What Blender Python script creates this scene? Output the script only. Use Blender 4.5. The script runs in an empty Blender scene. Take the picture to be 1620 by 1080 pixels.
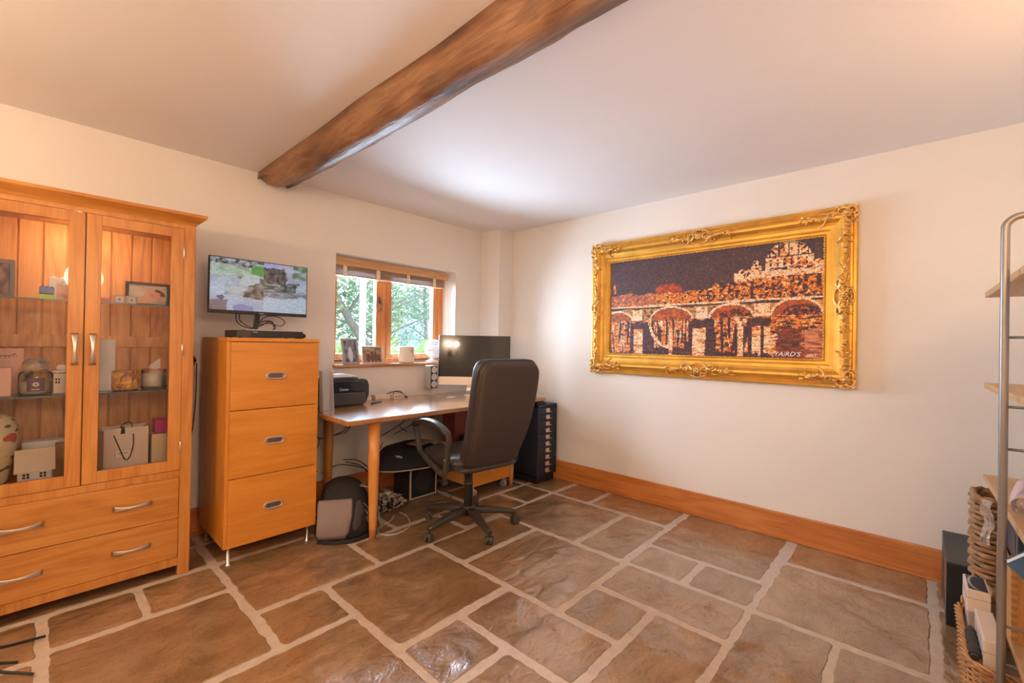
import bpy, bmesh, math, random
from mathutils import Vector, Matrix, noise as mnoise
sc = bpy.context.scene
C = sc.collection
rnd = random.Random(7)
PI = math.pi

# ------------------------------------------------------------------ camera
YAW, PITCH, ROLL = 0.826421509, 0.00538624629, 0.0170911758
F_PX = 700.022
fw = Vector((math.sin(YAW)*math.cos(PITCH), math.cos(YAW)*math.cos(PITCH), math.sin(PITCH)))
r0 = Vector((math.cos(YAW), -math.sin(YAW), 0)); u0 = r0.cross(fw)
rt = r0*math.cos(ROLL)+u0*math.sin(ROLL); up = -r0*math.sin(ROLL)+u0*math.cos(ROLL)
cam_d = bpy.data.cameras.new('camera'); cam = bpy.data.objects.new('camera', cam_d); C.objects.link(cam)
cam.matrix_world = Matrix(((rt.x, up.x, -fw.x, 0), (rt.y, up.y, -fw.y, 0), (rt.z, up.z, -fw.z, 1.22), (0, 0, 0, 1)))
cam_d.sensor_width = 36; cam_d.lens = 36*F_PX/1620; cam_d.clip_start = 0.02; cam_d.clip_end = 200
sc.camera = cam

# ------------------------------------------------------------------ world, exposure
sc.view_settings.view_transform = 'Standard'; sc.view_settings.look = 'None'
sc.view_settings.gamma = 1; sc.view_settings.use_curve_mapping = False
sc.view_settings.exposure = 0.16
W = bpy.data.worlds.new('overcast_sky'); sc.world = W; W.use_nodes = True
nt = W.node_tree; bg = nt.nodes['Background']
tc = nt.nodes.new('ShaderNodeTexCoord'); sx = nt.nodes.new('ShaderNodeSeparateXYZ'); rp = nt.nodes.new('ShaderNodeValToRGB')
nt.links.new(tc.outputs['Generated'], sx.inputs[0]); nt.links.new(sx.outputs['Z'], rp.inputs[0]); nt.links.new(rp.outputs[0], bg.inputs[0])
rp.color_ramp.elements[0].position = 0.0; rp.color_ramp.elements[0].color = (0.90, 0.95, 1.0, 1)
rp.color_ramp.elements[1].position = 0.7; rp.color_ramp.elements[1].color = (0.55, 0.75, 1.0, 1)
bg.inputs[1].default_value = 4.4

def area(name, loc, aim, sx_, sy_, power, col, portal=False, spread=PI):
    l = bpy.data.lights.new(name, 'AREA'); l.shape = 'RECTANGLE'; l.size = sx_; l.size_y = sy_; l.energy = power; l.color = col; l.spread = spread
    o = bpy.data.objects.new(name, l); C.objects.link(o); o.location = loc
    o.rotation_euler = (Vector(aim)-Vector(loc)).to_track_quat('-Z', 'Y').to_euler()
    if portal: l.cycles.is_portal = True
    return o
WARM = [(1.0, 0.76, 0.48), (1.0, 0.74, 0.52), (1.0, 0.62, 0.28)]   # bulbs of the three wall lamps
# sky light coming in through the window
area('window_sky_portal', (2.17, 3.66, 1.46), (2.17, 0, 1.46), 1.3, 1.0, 1, (1, 1, 1), portal=True)
area('window_daylight', (2.17, 3.62, 1.50), (2.17, 0.6, 1.40), 1.16, 0.8, 172, (0.60, 0.78, 1.0))
FILL_PENDANT = ((.34, -.42, 2.0), 32, (1.0, 0.65, 0.42))  # pendant added out of view as warm fill: position, power, colour
LAMPS = [((-0.93, 1.95, 1.75), 44), ((-1.13, 0.42, 1.55), 29), ((2.0, -0.52, 1.85), 6.2)]

# ------------------------------------------------------------------ node materials
MATS = {}
def _nm(name):
    m = bpy.data.materials.new(name); m.use_nodes = True
    return m, m.node_tree, m.node_tree.nodes['Principled BSDF']
def mat(name, col, rough=.5, metal=0, bump=0, bscale=60, var=0, vscale=6, spec=.5, coat=0, trans=0, ior=1.45, emit=None, es=1, stretch=(1, 1, 1), bdist=.003, sheen=0):
    if name in MATS: return MATS[name]
    m, t, b = _nm(name); L = t.links.new
    b.inputs['Base Color'].default_value = (*col, 1); b.inputs['Roughness'].default_value = rough; b.inputs['Metallic'].default_value = metal
    b.inputs['Specular IOR Level'].default_value = spec; b.inputs['Coat Weight'].default_value = coat; b.inputs['Coat Roughness'].default_value = .1
    b.inputs['Transmission Weight'].default_value = trans; b.inputs['IOR'].default_value = ior; b.inputs['Sheen Weight'].default_value = sheen
    tcn = t.nodes.new('ShaderNodeTexCoord'); mp = t.nodes.new('ShaderNodeMapping'); mp.inputs['Scale'].default_value = stretch; L(tcn.outputs['Object'], mp.inputs[0])
    if var:
        n = t.nodes.new('ShaderNodeTexNoise'); n.inputs['Scale'].default_value = vscale; n.inputs['Detail'].default_value = 6; L(mp.outputs[0], n.inputs[0])
        r = t.nodes.new('ShaderNodeValToRGB'); L(n.outputs[0], r.inputs[0])
        r.color_ramp.elements[0].position = .3; r.color_ramp.elements[1].position = .7
        r.color_ramp.elements[0].color = (*[c*(1-var) for c in col], 1); r.color_ramp.elements[1].color = (*[min(1, c*(1+var)) for c in col], 1)
        L(r.outputs[0], b.inputs['Base Color'])
    if bump:
        n = t.nodes.new('ShaderNodeTexNoise'); n.inputs['Scale'].default_value = bscale; n.inputs['Detail'].default_value = 5; L(mp.outputs[0], n.inputs[0])
        bp = t.nodes.new('ShaderNodeBump'); bp.inputs['Strength'].default_value = bump; bp.inputs['Distance'].default_value = bdist
        L(n.outputs[0], bp.inputs['Height']); L(bp.outputs[0], b.inputs['Normal'])
    if emit: b.inputs['Emission Color'].default_value = (*emit, 1); b.inputs['Emission Strength'].default_value = es
    MATS[name] = m; return m
def wood(name, light, mid, dark, axis='X', rough=.38, scale=1.0, ring=1.0, coat=.15, bump=.15):
    key = name+axis
    if key in MATS: return MATS[key]
    m, t, b = _nm(key); L = t.links.new
    tcn = t.nodes.new('ShaderNodeTexCoord'); oi = t.nodes.new('ShaderNodeObjectInfo')
    ad = t.nodes.new('ShaderNodeVectorMath'); ad.operation = 'MULTIPLY_ADD'; ad.inputs[1].default_value = (7, 7, 7)
    cx = t.nodes.new('ShaderNodeCombineXYZ'); L(oi.outputs['Random'], cx.inputs[0]); L(oi.outputs['Random'], cx.inputs[1]); L(oi.outputs['Random'], cx.inputs[2])
    L(cx.outputs[0], ad.inputs[0]); L(tcn.outputs['Object'], ad.inputs[2])
    a = 'XYZ'.index(axis)
    def mapped(s, along):
        mp = t.nodes.new('ShaderNodeMapping'); v = [s, s, s]; v[a] = along; mp.inputs['Scale'].default_value = v; L(ad.outputs[0], mp.inputs[0]); return mp
    m1 = mapped(9*scale, 1.1*scale)
    n1 = t.nodes.new('ShaderNodeTexNoise'); n1.inputs['Scale'].default_value = 1.0; n1.inputs['Detail'].default_value = 4; n1.inputs['Distortion'].default_value = .6; L(m1.outputs[0], n1.inputs[0])
    mul = t.nodes.new('ShaderNodeMath'); mul.operation = 'MULTIPLY'; mul.inputs[1].default_value = 9*ring; L(n1.outputs[0], mul.inputs[0])
    fr = t.nodes.new('ShaderNodeMath'); fr.operation = 'PINGPONG'; fr.inputs[1].default_value = 1.0; L(mul.outputs[0], fr.inputs[0])
    m2 = mapped(160*scale, 5*scale)
    n2 = t.nodes.new('ShaderNodeTexNoise'); n2.inputs['Scale'].default_value = 1.0; n2.inputs['Detail'].default_value = 3; L(m2.outputs[0], n2.inputs[0])
    mx = t.nodes.new('ShaderNodeMath'); mx.operation = 'MULTIPLY_ADD'; mx.inputs[1].default_value = .45; L(fr.outputs[0], mx.inputs[0])
    sc2 = t.nodes.new('ShaderNodeMath'); sc2.operation = 'MULTIPLY'; sc2.inputs[1].default_value = .75; L(n2.outputs[0], sc2.inputs[0]); L(sc2.outputs[0], mx.inputs[2])
    r = t.nodes.new('ShaderNodeValToRGB'); L(mx.outputs[0], r.inputs[0])
    r.color_ramp.elements[0].position = .15; r.color_ramp.elements[0].color = (*dark, 1)
    r.color_ramp.elements[1].position = .85; r.color_ramp.elements[1].color = (*light, 1)
    e = r.color_ramp.elements.new(.5); e.color = (*mid, 1)
    L(r.outputs[0], b.inputs['Base Color']); b.inputs['Roughness'].default_value = rough; b.inputs['Coat Weight'].default_value = coat; b.inputs['Coat Roughness'].default_value = .25
    bp = t.nodes.new('ShaderNodeBump'); bp.inputs['Strength'].default_value = bump; bp.inputs['Distance'].default_value = .001
    L(n2.outputs[0], bp.inputs['Height']); L(bp.outputs[0], b.inputs['Normal'])
    MATS[key] = m; return m
def vcol(name, rough=.5, emit=0, spec=.4, bump=0, bscale=200):
    if name in MATS: return MATS[name]
    m, t, b = _nm(name); at = t.nodes.new('ShaderNodeVertexColor'); at.layer_name = 'Col'
    if emit:
        b.inputs['Base Color'].default_value = (.01, .01, .01, 1); t.links.new(at.outputs[0], b.inputs['Emission Color']); b.inputs['Emission Strength'].default_value = emit
    else: t.links.new(at.outputs[0], b.inputs['Base Color'])
    b.inputs['Roughness'].default_value = rough; b.inputs['Specular IOR Level'].default_value = spec
    if bump:
        tcn = t.nodes.new('ShaderNodeTexCoord')
        n = t.nodes.new('ShaderNodeTexNoise'); n.inputs['Scale'].default_value = bscale; n.inputs['Detail'].default_value = 3; t.links.new(tcn.outputs['Object'], n.inputs[0])
        bp = t.nodes.new('ShaderNodeBump'); bp.inputs['Strength'].default_value = bump; bp.inputs['Distance'].default_value = .002
        t.links.new(n.outputs[0], bp.inputs['Height']); t.links.new(bp.outputs[0], b.inputs['Normal'])
    MATS[name] = m; return m
def glass(name, col=(1, 1, 1), rough=0, refl=1.0):
    """thin clear pane: sharp see-through with a fresnel reflection"""
    if name in MATS: return MATS[name]
    m = bpy.data.materials.new(name); m.use_nodes = True; t = m.node_tree; t.nodes.clear(); L = t.links.new
    o = t.nodes.new('ShaderNodeOutputMaterial'); tr = t.nodes.new('ShaderNodeBsdfTransparent'); gl = t.nodes.new('ShaderNodeBsdfGlossy'); mx = t.nodes.new('ShaderNodeMixShader'); f = t.nodes.new('ShaderNodeFresnel')
    f.inputs[0].default_value = 1.45; tr.inputs[0].default_value = (*col, 1); gl.inputs['Roughness'].default_value = rough; gl.inputs[0].default_value = (refl, refl, refl, 1)
    L(f.outputs[0], mx.inputs[0]); L(tr.outputs[0], mx.inputs[1]); L(gl.outputs[0], mx.inputs[2]); L(mx.outputs[0], o.inputs[0])
    MATS[name] = m; return m

OAK = lambda ax: wood('oak_gold', (.54, .225, .046), (.46, .172, .028), (.36, .12, .016), ax)
OAKD = lambda ax: wood('oak_back', (.78, .40, .13), (.68, .31, .08), (.46, .18, .045), ax, rough=.45, scale=.9, ring=1.6)
VEN = lambda ax: wood('cherry_veneer', (.66, .27, .040), (.60, .225, .026), (.52, .175, .018), ax, rough=.34, scale=1.6, ring=.5)
DSK = lambda ax: wood('desk_beech', (.46, .22, .085), (.40, .18, .062), (.33, .135, .042), ax, rough=.24, scale=1.4, ring=.4, coat=.9)
LEGW = lambda ax: wood('leg_beech', (.66, .30, .085), (.60, .25, .055), (.50, .19, .035), ax, rough=.3, scale=1.4, ring=.4)
REDW = lambda ax: wood('redwood_skirting', (.60, .22, .055), (.50, .16, .034), (.38, .105, .02), ax, rough=.36, scale=.8)
WINW = lambda ax: wood('window_redwood', (.62, .24, .07), (.52, .18, .045), (.38, .12, .03), ax, rough=.4)
PINE = lambda ax: wood('shelf_pine', (.62, .38, .18), (.54, .31, .13), (.44, .23, .08), ax, rough=.5, ring=.7)

wallm = mat('wall_cream_paint', (.80, .745, .69), .75, bump=.25, bscale=7, var=.015, vscale=2, bdist=.006, spec=.2)
ceilm = mat('ceiling_paint', (.83, .79, .785), .8, bump=.2, bscale=5, spec=.2, bdist=.006)
steel = mat('brushed_steel', (.62, .58, .54), .32, 1, bump=.1, bscale=90, stretch=(1, 1, 8))
chrome = mat('chrome', (.75, .73, .70), .12, 1)
blackp = mat('black_plastic', (.018, .017, .017), .38)
blackm = mat('black_matte', (.012, .012, .013), .7)
whitep = mat('white_plastic', (.80, .79, .77), .35)
silver = mat('silver_plastic', (.55, .55, .56), .35, .3)
cleargl = glass('clear_glass', (.97, .985, .98))
cabgl = glass('cabinet_glass', (.98, .985, .98), refl=.5)
shelfgl = glass('shelf_glass', (.90, .95, .93))
edgegl = mat('glass_edge_green', (.10, .16, .13), .15)
whitepaper = mat('white_card', (.82, .80, .77), .6)

# ------------------------------------------------------------------ mesh helpers
def BM(): return bmesh.new()
def merge(bm, t, mi=0):
    me = bpy.data.meshes.new('tmp'); t.to_mesh(me); t.free()
    if mi:
        for p in me.polygons: p.material_index = mi
    bm.from_mesh(me); bpy.data.meshes.remove(me)
def box(bm, x0, x1, y0, y1, z0, z1, bev=0.0, seg=2, M=None, mi=0):
    t = bmesh.new()
    vs = [t.verts.new((x, y, z)) for z in (z0, z1) for y in (y0, y1) for x in (x0, x1)]
    for f in ((0, 2, 3, 1), (4, 5, 7, 6), (0, 1, 5, 4), (2, 6, 7, 3), (0, 4, 6, 2), (1, 3, 7, 5)): t.faces.new([vs[i] for i in f])
    if bev > 0:
        b = min(bev, .49*min(abs(x1-x0), abs(y1-y0), abs(z1-z0)))
        bmesh.ops.bevel(t, geom=list(t.edges), offset=b, segments=seg, affect='EDGES', profile=.5)
    if M is not None: bmesh.ops.transform(t, matrix=M, verts=t.verts)
    merge(bm, t, mi)
def frames(pts, side=None):
    out = []
    n = len(pts); prev = None
    for i, p in enumerate(pts):
        a = pts[max(0, i-1)]; b = pts[min(n-1, i+1)]
        tg = (b-a)
        if tg.length < 1e-9: tg = Vector((0, 0, 1))
        tg.normalize()
        if side is not None: s = Vector(side)
        elif prev is None:
            s = tg.cross(Vector((0, 0, 1)))
            if s.length < .1: s = tg.cross(Vector((1, 0, 0)))
        else: s = prev
        s = s-tg*s.dot(tg)
        if s.length < 1e-6: s = tg.orthogonal()
        s.normalize(); prev = s
        out.append((tg, s, s.cross(tg)))
    return out
def sweep(bm, pts, w, h, n=10, e=2.0, side=None, closed=False, cap=True, mi=0):
    """section w x h (numbers or per-point lists), superellipse exponent e, along pts"""
    pts = [Vector(p) for p in pts]
    if closed: pts = pts+[pts[0]]
    fr = frames(pts, side)
    if closed:
        tg = (pts[1]-pts[-2]).normalized(); s = fr[0][1]; s = (s-tg*s.dot(tg)).normalized(); fr[0] = (tg, s, s.cross(tg)); fr[-1] = fr[0]
    rings = []
    for i, p in enumerate(pts[:-1] if closed else pts):
        ww = w[i] if isinstance(w, (list, tuple)) else w; hh = h[i] if isinstance(h, (list, tuple)) else h
        _, s, u = fr[i]; ring = []
        for k in range(n):
            a = 2*PI*(k+.5)/n; c, d = math.cos(a), math.sin(a)
            ring.append(bm.verts.new(p+s*(ww/2*math.copysign(abs(c)**(2/e), c))+u*(hh/2*math.copysign(abs(d)**(2/e), d))))
        rings.append(ring)
    m = len(rings)
    for i in range(m if closed else m-1):
        a, b = rings[i], rings[(i+1) % m]
        for k in range(n):
            f = bm.faces.new((a[k], a[(k+1) % n], b[(k+1) % n], b[k])); f.smooth = True; f.material_index = mi
    if cap and not closed:
        f = bm.faces.new(rings[0][::-1]); f.material_index = mi; f = bm.faces.new(rings[-1]); f.material_index = mi
def tube(bm, pts, r, n=8, closed=False, mi=0):
    d = [2*x for x in r] if isinstance(r, (list, tuple)) else 2*r
    sweep(bm, pts, d, d, n=n, closed=closed, mi=mi)
def crom(ctrl, k=6, closed=False):
    P = [Vector(p) for p in ctrl]; out = []
    n = len(P)
    rng = range(n if closed else n-1)
    for i in rng:
        if closed: a, b, c, d = P[(i-1) % n], P[i], P[(i+1) % n], P[(i+2) % n]
        else: a, b, c, d = P[max(0, i-1)], P[i], P[i+1], P[min(n-1, i+2)]
        for j in range(k):
            t = j/k
            out.append(.5*((2*b)+(c-a)*t+(2*a-5*b+4*c-d)*t*t+(3*b-a-3*c+d)*t**3))
    if not closed: out.append(P[-1])
    return out
def lathe(bm, prof, c=(0, 0, 0), n=28, M=None, mi=0, cap=True):
    t = bmesh.new(); rings = []
    for r, z in prof:
        rings.append([t.verts.new((c[0]+r*math.cos(2*PI*k/n), c[1]+r*math.sin(2*PI*k/n), c[2]+z)) for k in range(n)])
    for a, b in zip(rings, rings[1:]):
        for k in range(n): f = t.faces.new((a[k], a[(k+1) % n], b[(k+1) % n], b[k])); f.smooth = True
    if cap: t.faces.new(rings[0][::-1]); t.faces.new(rings[-1])
    bmesh.ops.remove_doubles(t, verts=t.verts, dist=1e-6)
    if M is not None: bmesh.ops.transform(t, matrix=M, verts=t.verts)
    merge(bm, t, mi)
def cyl(bm, p0, p1, r, n=20, mi=0): 
    p0, p1 = Vector(p0), Vector(p1); d = p1-p0
    M = Matrix.Translation(p0) @ d.to_track_quat('Z', 'Y').to_matrix().to_4x4(); L = d.length; b = min(r, L)*.12
    lathe(bm, [(r-b, 0), (r, b), (r, L-b), (r-b, L)], n=n, M=M, mi=mi)
def ball(bm, c, rx, ry=None, rz=None, M=None, u=14, v=10, mi=0):
    ry = ry or rx; rz = rz or rx
    t = bmesh.new(); bmesh.ops.create_uvsphere(t, u_segments=u, v_segments=v, radius=1)
    for f in t.faces: f.smooth = True
    T = Matrix.Translation(c) @ (M if M is not None else Matrix.Identity(4)) @ Matrix.Diagonal((rx, ry, rz, 1))
    bmesh.ops.transform(t, matrix=T, verts=t.verts); merge(bm, t, mi)
def prism(bm, poly, z0, z1, plane='xy', bev=0, M=None, mi=0):
    t = bmesh.new()
    def P(a, b, c): return {'xy': (a, b, c), 'xz': (a, c, b), 'yz': (c, a, b)}[plane]
    A = [t.verts.new(P(a, b, z0)) for a, b in poly]; B = [t.verts.new(P(a, b, z1)) for a, b in poly]
    n = len(poly); t.faces.new(A[::-1]); t.faces.new(B)
    for k in range(n): t.faces.new((A[k], A[(k+1) % n], B[(k+1) % n], B[k]))
    bmesh.ops.recalc_face_normals(t, faces=t.faces)
    if bev: bmesh.ops.bevel(t, geom=list(t.edges), offset=bev, segments=2, affect='EDGES', profile=.5)
    if M is not None: bmesh.ops.transform(t, matrix=M, verts=t.verts)
    merge(bm, t, mi)
def loft(bm, secs, n=24, mi=0, cap=True):
    """secs: (center, sidevec, upvec, w, t, e)"""
    rings = []
    for c, s, u, w, h, e in secs:
        c, s, u = Vector(c), Vector(s).normalized(), Vector(u).normalized()
        rings.append([bm.verts.new(c+s*(w/2*math.copysign(abs(math.cos(a))**(2/e), math.cos(a)))+u*(h/2*math.copysign(abs(math.sin(a))**(2/e), math.sin(a)))) for a in [2*PI*(k+.5)/n for k in range(n)]])
    for a, b in zip(rings, rings[1:]):
        for k in range(n): f = bm.faces.new((a[k], a[(k+1) % n], b[(k+1) % n], b[k])); f.smooth = True; f.material_index = mi
    if cap:
        f = bm.faces.new(rings[0][::-1]); f.material_index = mi; f.smooth = True
        f = bm.faces.new(rings[-1]); f.material_index = mi; f.smooth = True
def gridcol(bm, O, U, V, nu, nv, fn, jit=0, wob=None):
    """flat painted sheet: colour fn(u,v) per face in a Col layer"""
    O, U, V = Vector(O), Vector(U), Vector(V); N = U.cross(V).normalized()
    cl = bm.loops.layers.float_color.get('Col') or bm.loops.layers.float_color.new('Col')
    vs = []
    for j in range(nv+1):
        row = []
        for i in range(nu+1):
            u, v = i/nu, j/nv
            if jit and 0 < i < nu and 0 < j < nv: u += rnd.uniform(-jit, jit)/nu; v += rnd.uniform(-jit, jit)/nv
            p = O+U*u+V*v
            if wob: p = p+N*wob(u, v)
            row.append(bm.verts.new(p))
        vs.append(row)
    for j in range(nv):
        for i in range(nu):
            f = bm.faces.new((vs[j][i], vs[j][i+1], vs[j+1][i+1], vs[j+1][i]))
            c = fn((i+.5)/nu, (j+.5)/nv)
            for l in f.loops: l[cl] = (*[max(0, min(1, x)) for x in c], 1)
def lin(r, g, b):
    f = lambda x: (x/255/12.92) if x <= 10 else ((x/255+.055)/1.055)**2.4
    return (f(r), f(g), f(b))

# ------------------------------------------------------------------ object helpers
def root_off(o):
    v = Vector((0, 0, 0))
    while o is not None: v = v+o.location; o = o.parent
    return v
def props(o, label=None, cat=None, group=None, kind=None):
    if label: o['label'] = label
    if cat: o['category'] = cat
    if group: o['group'] = group
    if kind: o['kind'] = kind
    return o
def obj(name, bm, m, parent=None, local=False, loc=None, label=None, recalc=True):
    if recalc: bmesh.ops.recalc_face_normals(bm, faces=bm.faces)
    me = bpy.data.meshes.new(name)
    off = Vector((0, 0, 0)) if local else (root_off(parent) if parent is not None else Vector(loc or (0, 0, 0)))
    if off.length: bmesh.ops.translate(bm, verts=bm.verts, vec=-off)
    bm.to_mesh(me); bm.free()
    for mm in (m if isinstance(m, (list, tuple)) else [m]): me.materials.append(mm)
    o = bpy.data.objects.new(name, me); C.objects.link(o)
    if parent is not None: o.parent = parent
    elif loc is not None: o.location = loc
    if label: o['label'] = label
    return o
def thing(name, label, cat, loc=(0, 0, 0), rotz=0, group=None):
    o = bpy.data.objects.new(name, None); C.objects.link(o); o.location = loc; o.rotation_euler = (0, 0, rotz); o.empty_display_size = .05
    return props(o, label, cat, group)
def solo(name, bm, m, label, cat, loc, group=None, local=False, rotz=0):
    o = obj(name, bm, m, None, local=local, loc=loc)
    o.location = loc; o.rotation_euler = (0, 0, rotz)
    return props(o, label, cat, group)
def struct(name, bm, m, parent=None, label=None):
    o = obj(name, bm, m, parent, label=label)
    if parent is None: o['kind'] = 'structure'
    return o
def text_bm(bm, s, size, M, ext=.0004, mi=0, shear=0):
    cu = bpy.data.curves.new('t', 'FONT'); cu.body = s; cu.size = size; cu.extrude = ext; cu.align_x = 'CENTER'; cu.align_y = 'CENTER'; cu.shear = shear; cu.resolution_u = 3
    o = bpy.data.objects.new('t', cu); C.objects.link(o)
    dg = bpy.context.evaluated_depsgraph_get(); me = bpy.data.meshes.new_from_object(o.evaluated_get(dg))
    me.transform(M)
    if mi:
        for p in me.polygons: p.material_index = mi
    bm.from_mesh(me); bpy.data.meshes.remove(me); bpy.data.objects.remove(o); bpy.data.curves.remove(cu)
def face_y(x, y, z): # text on a plane facing -y
    return Matrix.Translation((x, y, z)) @ Matrix(((1, 0, 0, 0), (0, 0, -1, 0), (0, 1, 0, 0), (0, 0, 0, 1)))

# ================================================================== ROOM
CEIL = 2.35; XR = 3.286; YB = 3.305; XL = -1.25; YF = -0.62; WT = .30
WX0, WX1, WZ0, WZ1 = 1.575, 2.77, 1.03, 1.90
# floor: stone slabs laid on the grout bed
def slab(bm, x0, x1, y0, y1, gap=.017):
    g = gap
    x0 += g+rnd.uniform(-.003, .004); x1 -= g+rnd.uniform(-.003, .004); y0 += g+rnd.uniform(-.003, .004); y1 -= g+rnd.uniform(-.003, .004)
    if x1-x0 < .03 or y1-y0 < .03: return
    r = .018; pts = []; sd = rnd.uniform(0, 100)
    for (cx, cy, a0) in ((x1-r, y1-r, 0), (x0+r, y1-r, 90), (x0+r, y0+r, 180), (x1-r, y0+r, 270)):
        for k in range(4):
            a = math.radians(a0+k*30); pts.append(Vector((cx+r*math.cos(a), cy+r*math.sin(a), 0)))
    dense = []
    for i, p in enumerate(pts):
        q = pts[(i+1) % len(pts)]; n = max(1, int((q-p).length/.012))
        for k in range(n): dense.append(p.lerp(q, k/n))
    out = []
    for i, p in enumerate(dense):
        q = dense[(i+1) % len(dense)]; d = (q-p).normalized(); nrm = Vector((d.y, -d.x, 0))
        w = mnoise.noise(Vector((p.x*16, p.y*16, sd)))*.0075+mnoise.noise(Vector((p.x*50, p.y*50, sd)))*.0028
        out.append(p+nrm*w)
    c = Vector(((x0+x1)/2, (y0+y1)/2, 0))
    col = rnd.random(); cl = bm.loops.layers.float_color.get('Col') or bm.loops.layers.float_color.new('Col')
    z = rnd.uniform(-.0008, .0003)
    lo = [bm.verts.new((p.x, p.y, -.008)) for p in out]
    mid = [bm.verts.new((p.x, p.y, -.0028+z)) for p in out]
    hi = [bm.verts.new((p.x+(c.x-p.x)*.006/max(.05, (c-p).length), p.y+(c.y-p.y)*.006/max(.05, (c-p).length), z)) for p in out]
    n = len(out); fs = []
    for k in range(n):
        fs.append(bm.faces.new((lo[k], lo[(k+1) % n], mid[(k+1) % n], mid[k]))); fs.append(bm.faces.new((mid[k], mid[(k+1) % n], hi[(k+1) % n], hi[k])))
    fs.append(bm.faces.new(hi))
    c2 = rnd.random()
    for f in fs:
        for l in f.loops: l[cl] = (col, c2, 0, 1)
known = [(.045, .365, 2.465, 2.79), (.365, .685, 2.465, 2.79), (.045, .685, 1.845, 2.465), (.685, 1.315, 2.165, 2.79), (.685, 1.0, 1.845, 2.165),
 (.365, 1.0, 1.205, 1.845), (1.0, 1.645, 1.51, 2.165), (1.0, 1.315, 1.205, 1.51), (1.315, 1.645, .89, 1.51), (1.0, 1.315, .57, 1.205),
 (1.645, 2.29, 1.86, 2.18), (1.645, 2.285, 1.205, 1.86), (1.645, 1.965, .885, 1.205), (1.965, 2.29, .57, 1.205), (2.29, 2.595, .89, 1.215), (2.29, 2.595, .57, .89),
 (1.315, 1.965, .57, .885), (1.645, 2.29, .24, .57), (1.645, 2.29, -.06, .24), (2.595, XR, .59, 1.23), (2.29, 2.93, -.06, .57), (2.93, XR, -.06, .57),
 (2.285, 2.93, 1.555, 2.21), (2.285, 2.93, 1.225, 1.555), (2.605, 2.93, 2.21, 2.52), (2.93, XR, 1.87, 2.21), (2.93, XR, 1.24, 1.87), (2.93, XR, 2.21, 2.52),
 (1.315, 1.965, 2.165, 2.50), (1.965, 2.605, 2.195, 2.52), (1.315, 1.64, 2.50, 3.12), (1.64, 2.285, 2.51, 3.12), (2.285, 2.93, 2.52, 2.84), (2.93, XR, 2.52, 3.12), (2.285, 2.93, 2.84, 3.12),
 (-.59, .045, 2.43, 2.79), (-.59, .045, 2.12, 2.43), (-.27, .685, 2.79, 3.12), (.685, 1.315, 2.79, 3.12), (-.59, -.27, 2.79, 3.12), (1.0, 1.645, -.06, .57), (.045, .365, 1.205, 1.845),
 (2.93, XR, -.38, -.06), (2.29, 2.93, -.62, -.06), (1.645, 2.29, -.62, -.06), (2.93, XR, -.62, -.38), (.365, 1.0, .57, 1.205), (-.59, .045, 1.5, 2.12)]
fb = BM()
for r in known: slab(fb, *r)
gx = [-1.25, -.91, -.59, -.27, .045, .365, .685, 1.0, 1.315, 1.645]; gy = [-.62, -.38, -.06, .24, .57, .89, 1.205, 1.5, 1.845, 2.12, 2.43, 2.79, 3.12]
for i in range(len(gx)-1):
    for j in range(len(gy)-1):
        cx, cy = (gx[i]+gx[i+1])/2, (gy[j]+gy[j+1])/2
        if not any(a < cx < b and c < cy < d for a, b, c, d in known): slab(fb, gx[i], gx[i+1], gy[j], gy[j+1])
for i in range(14):
    slab(fb, -1.25+.325*i, -1.25+.325*(i+1), 3.12, YB)
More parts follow.
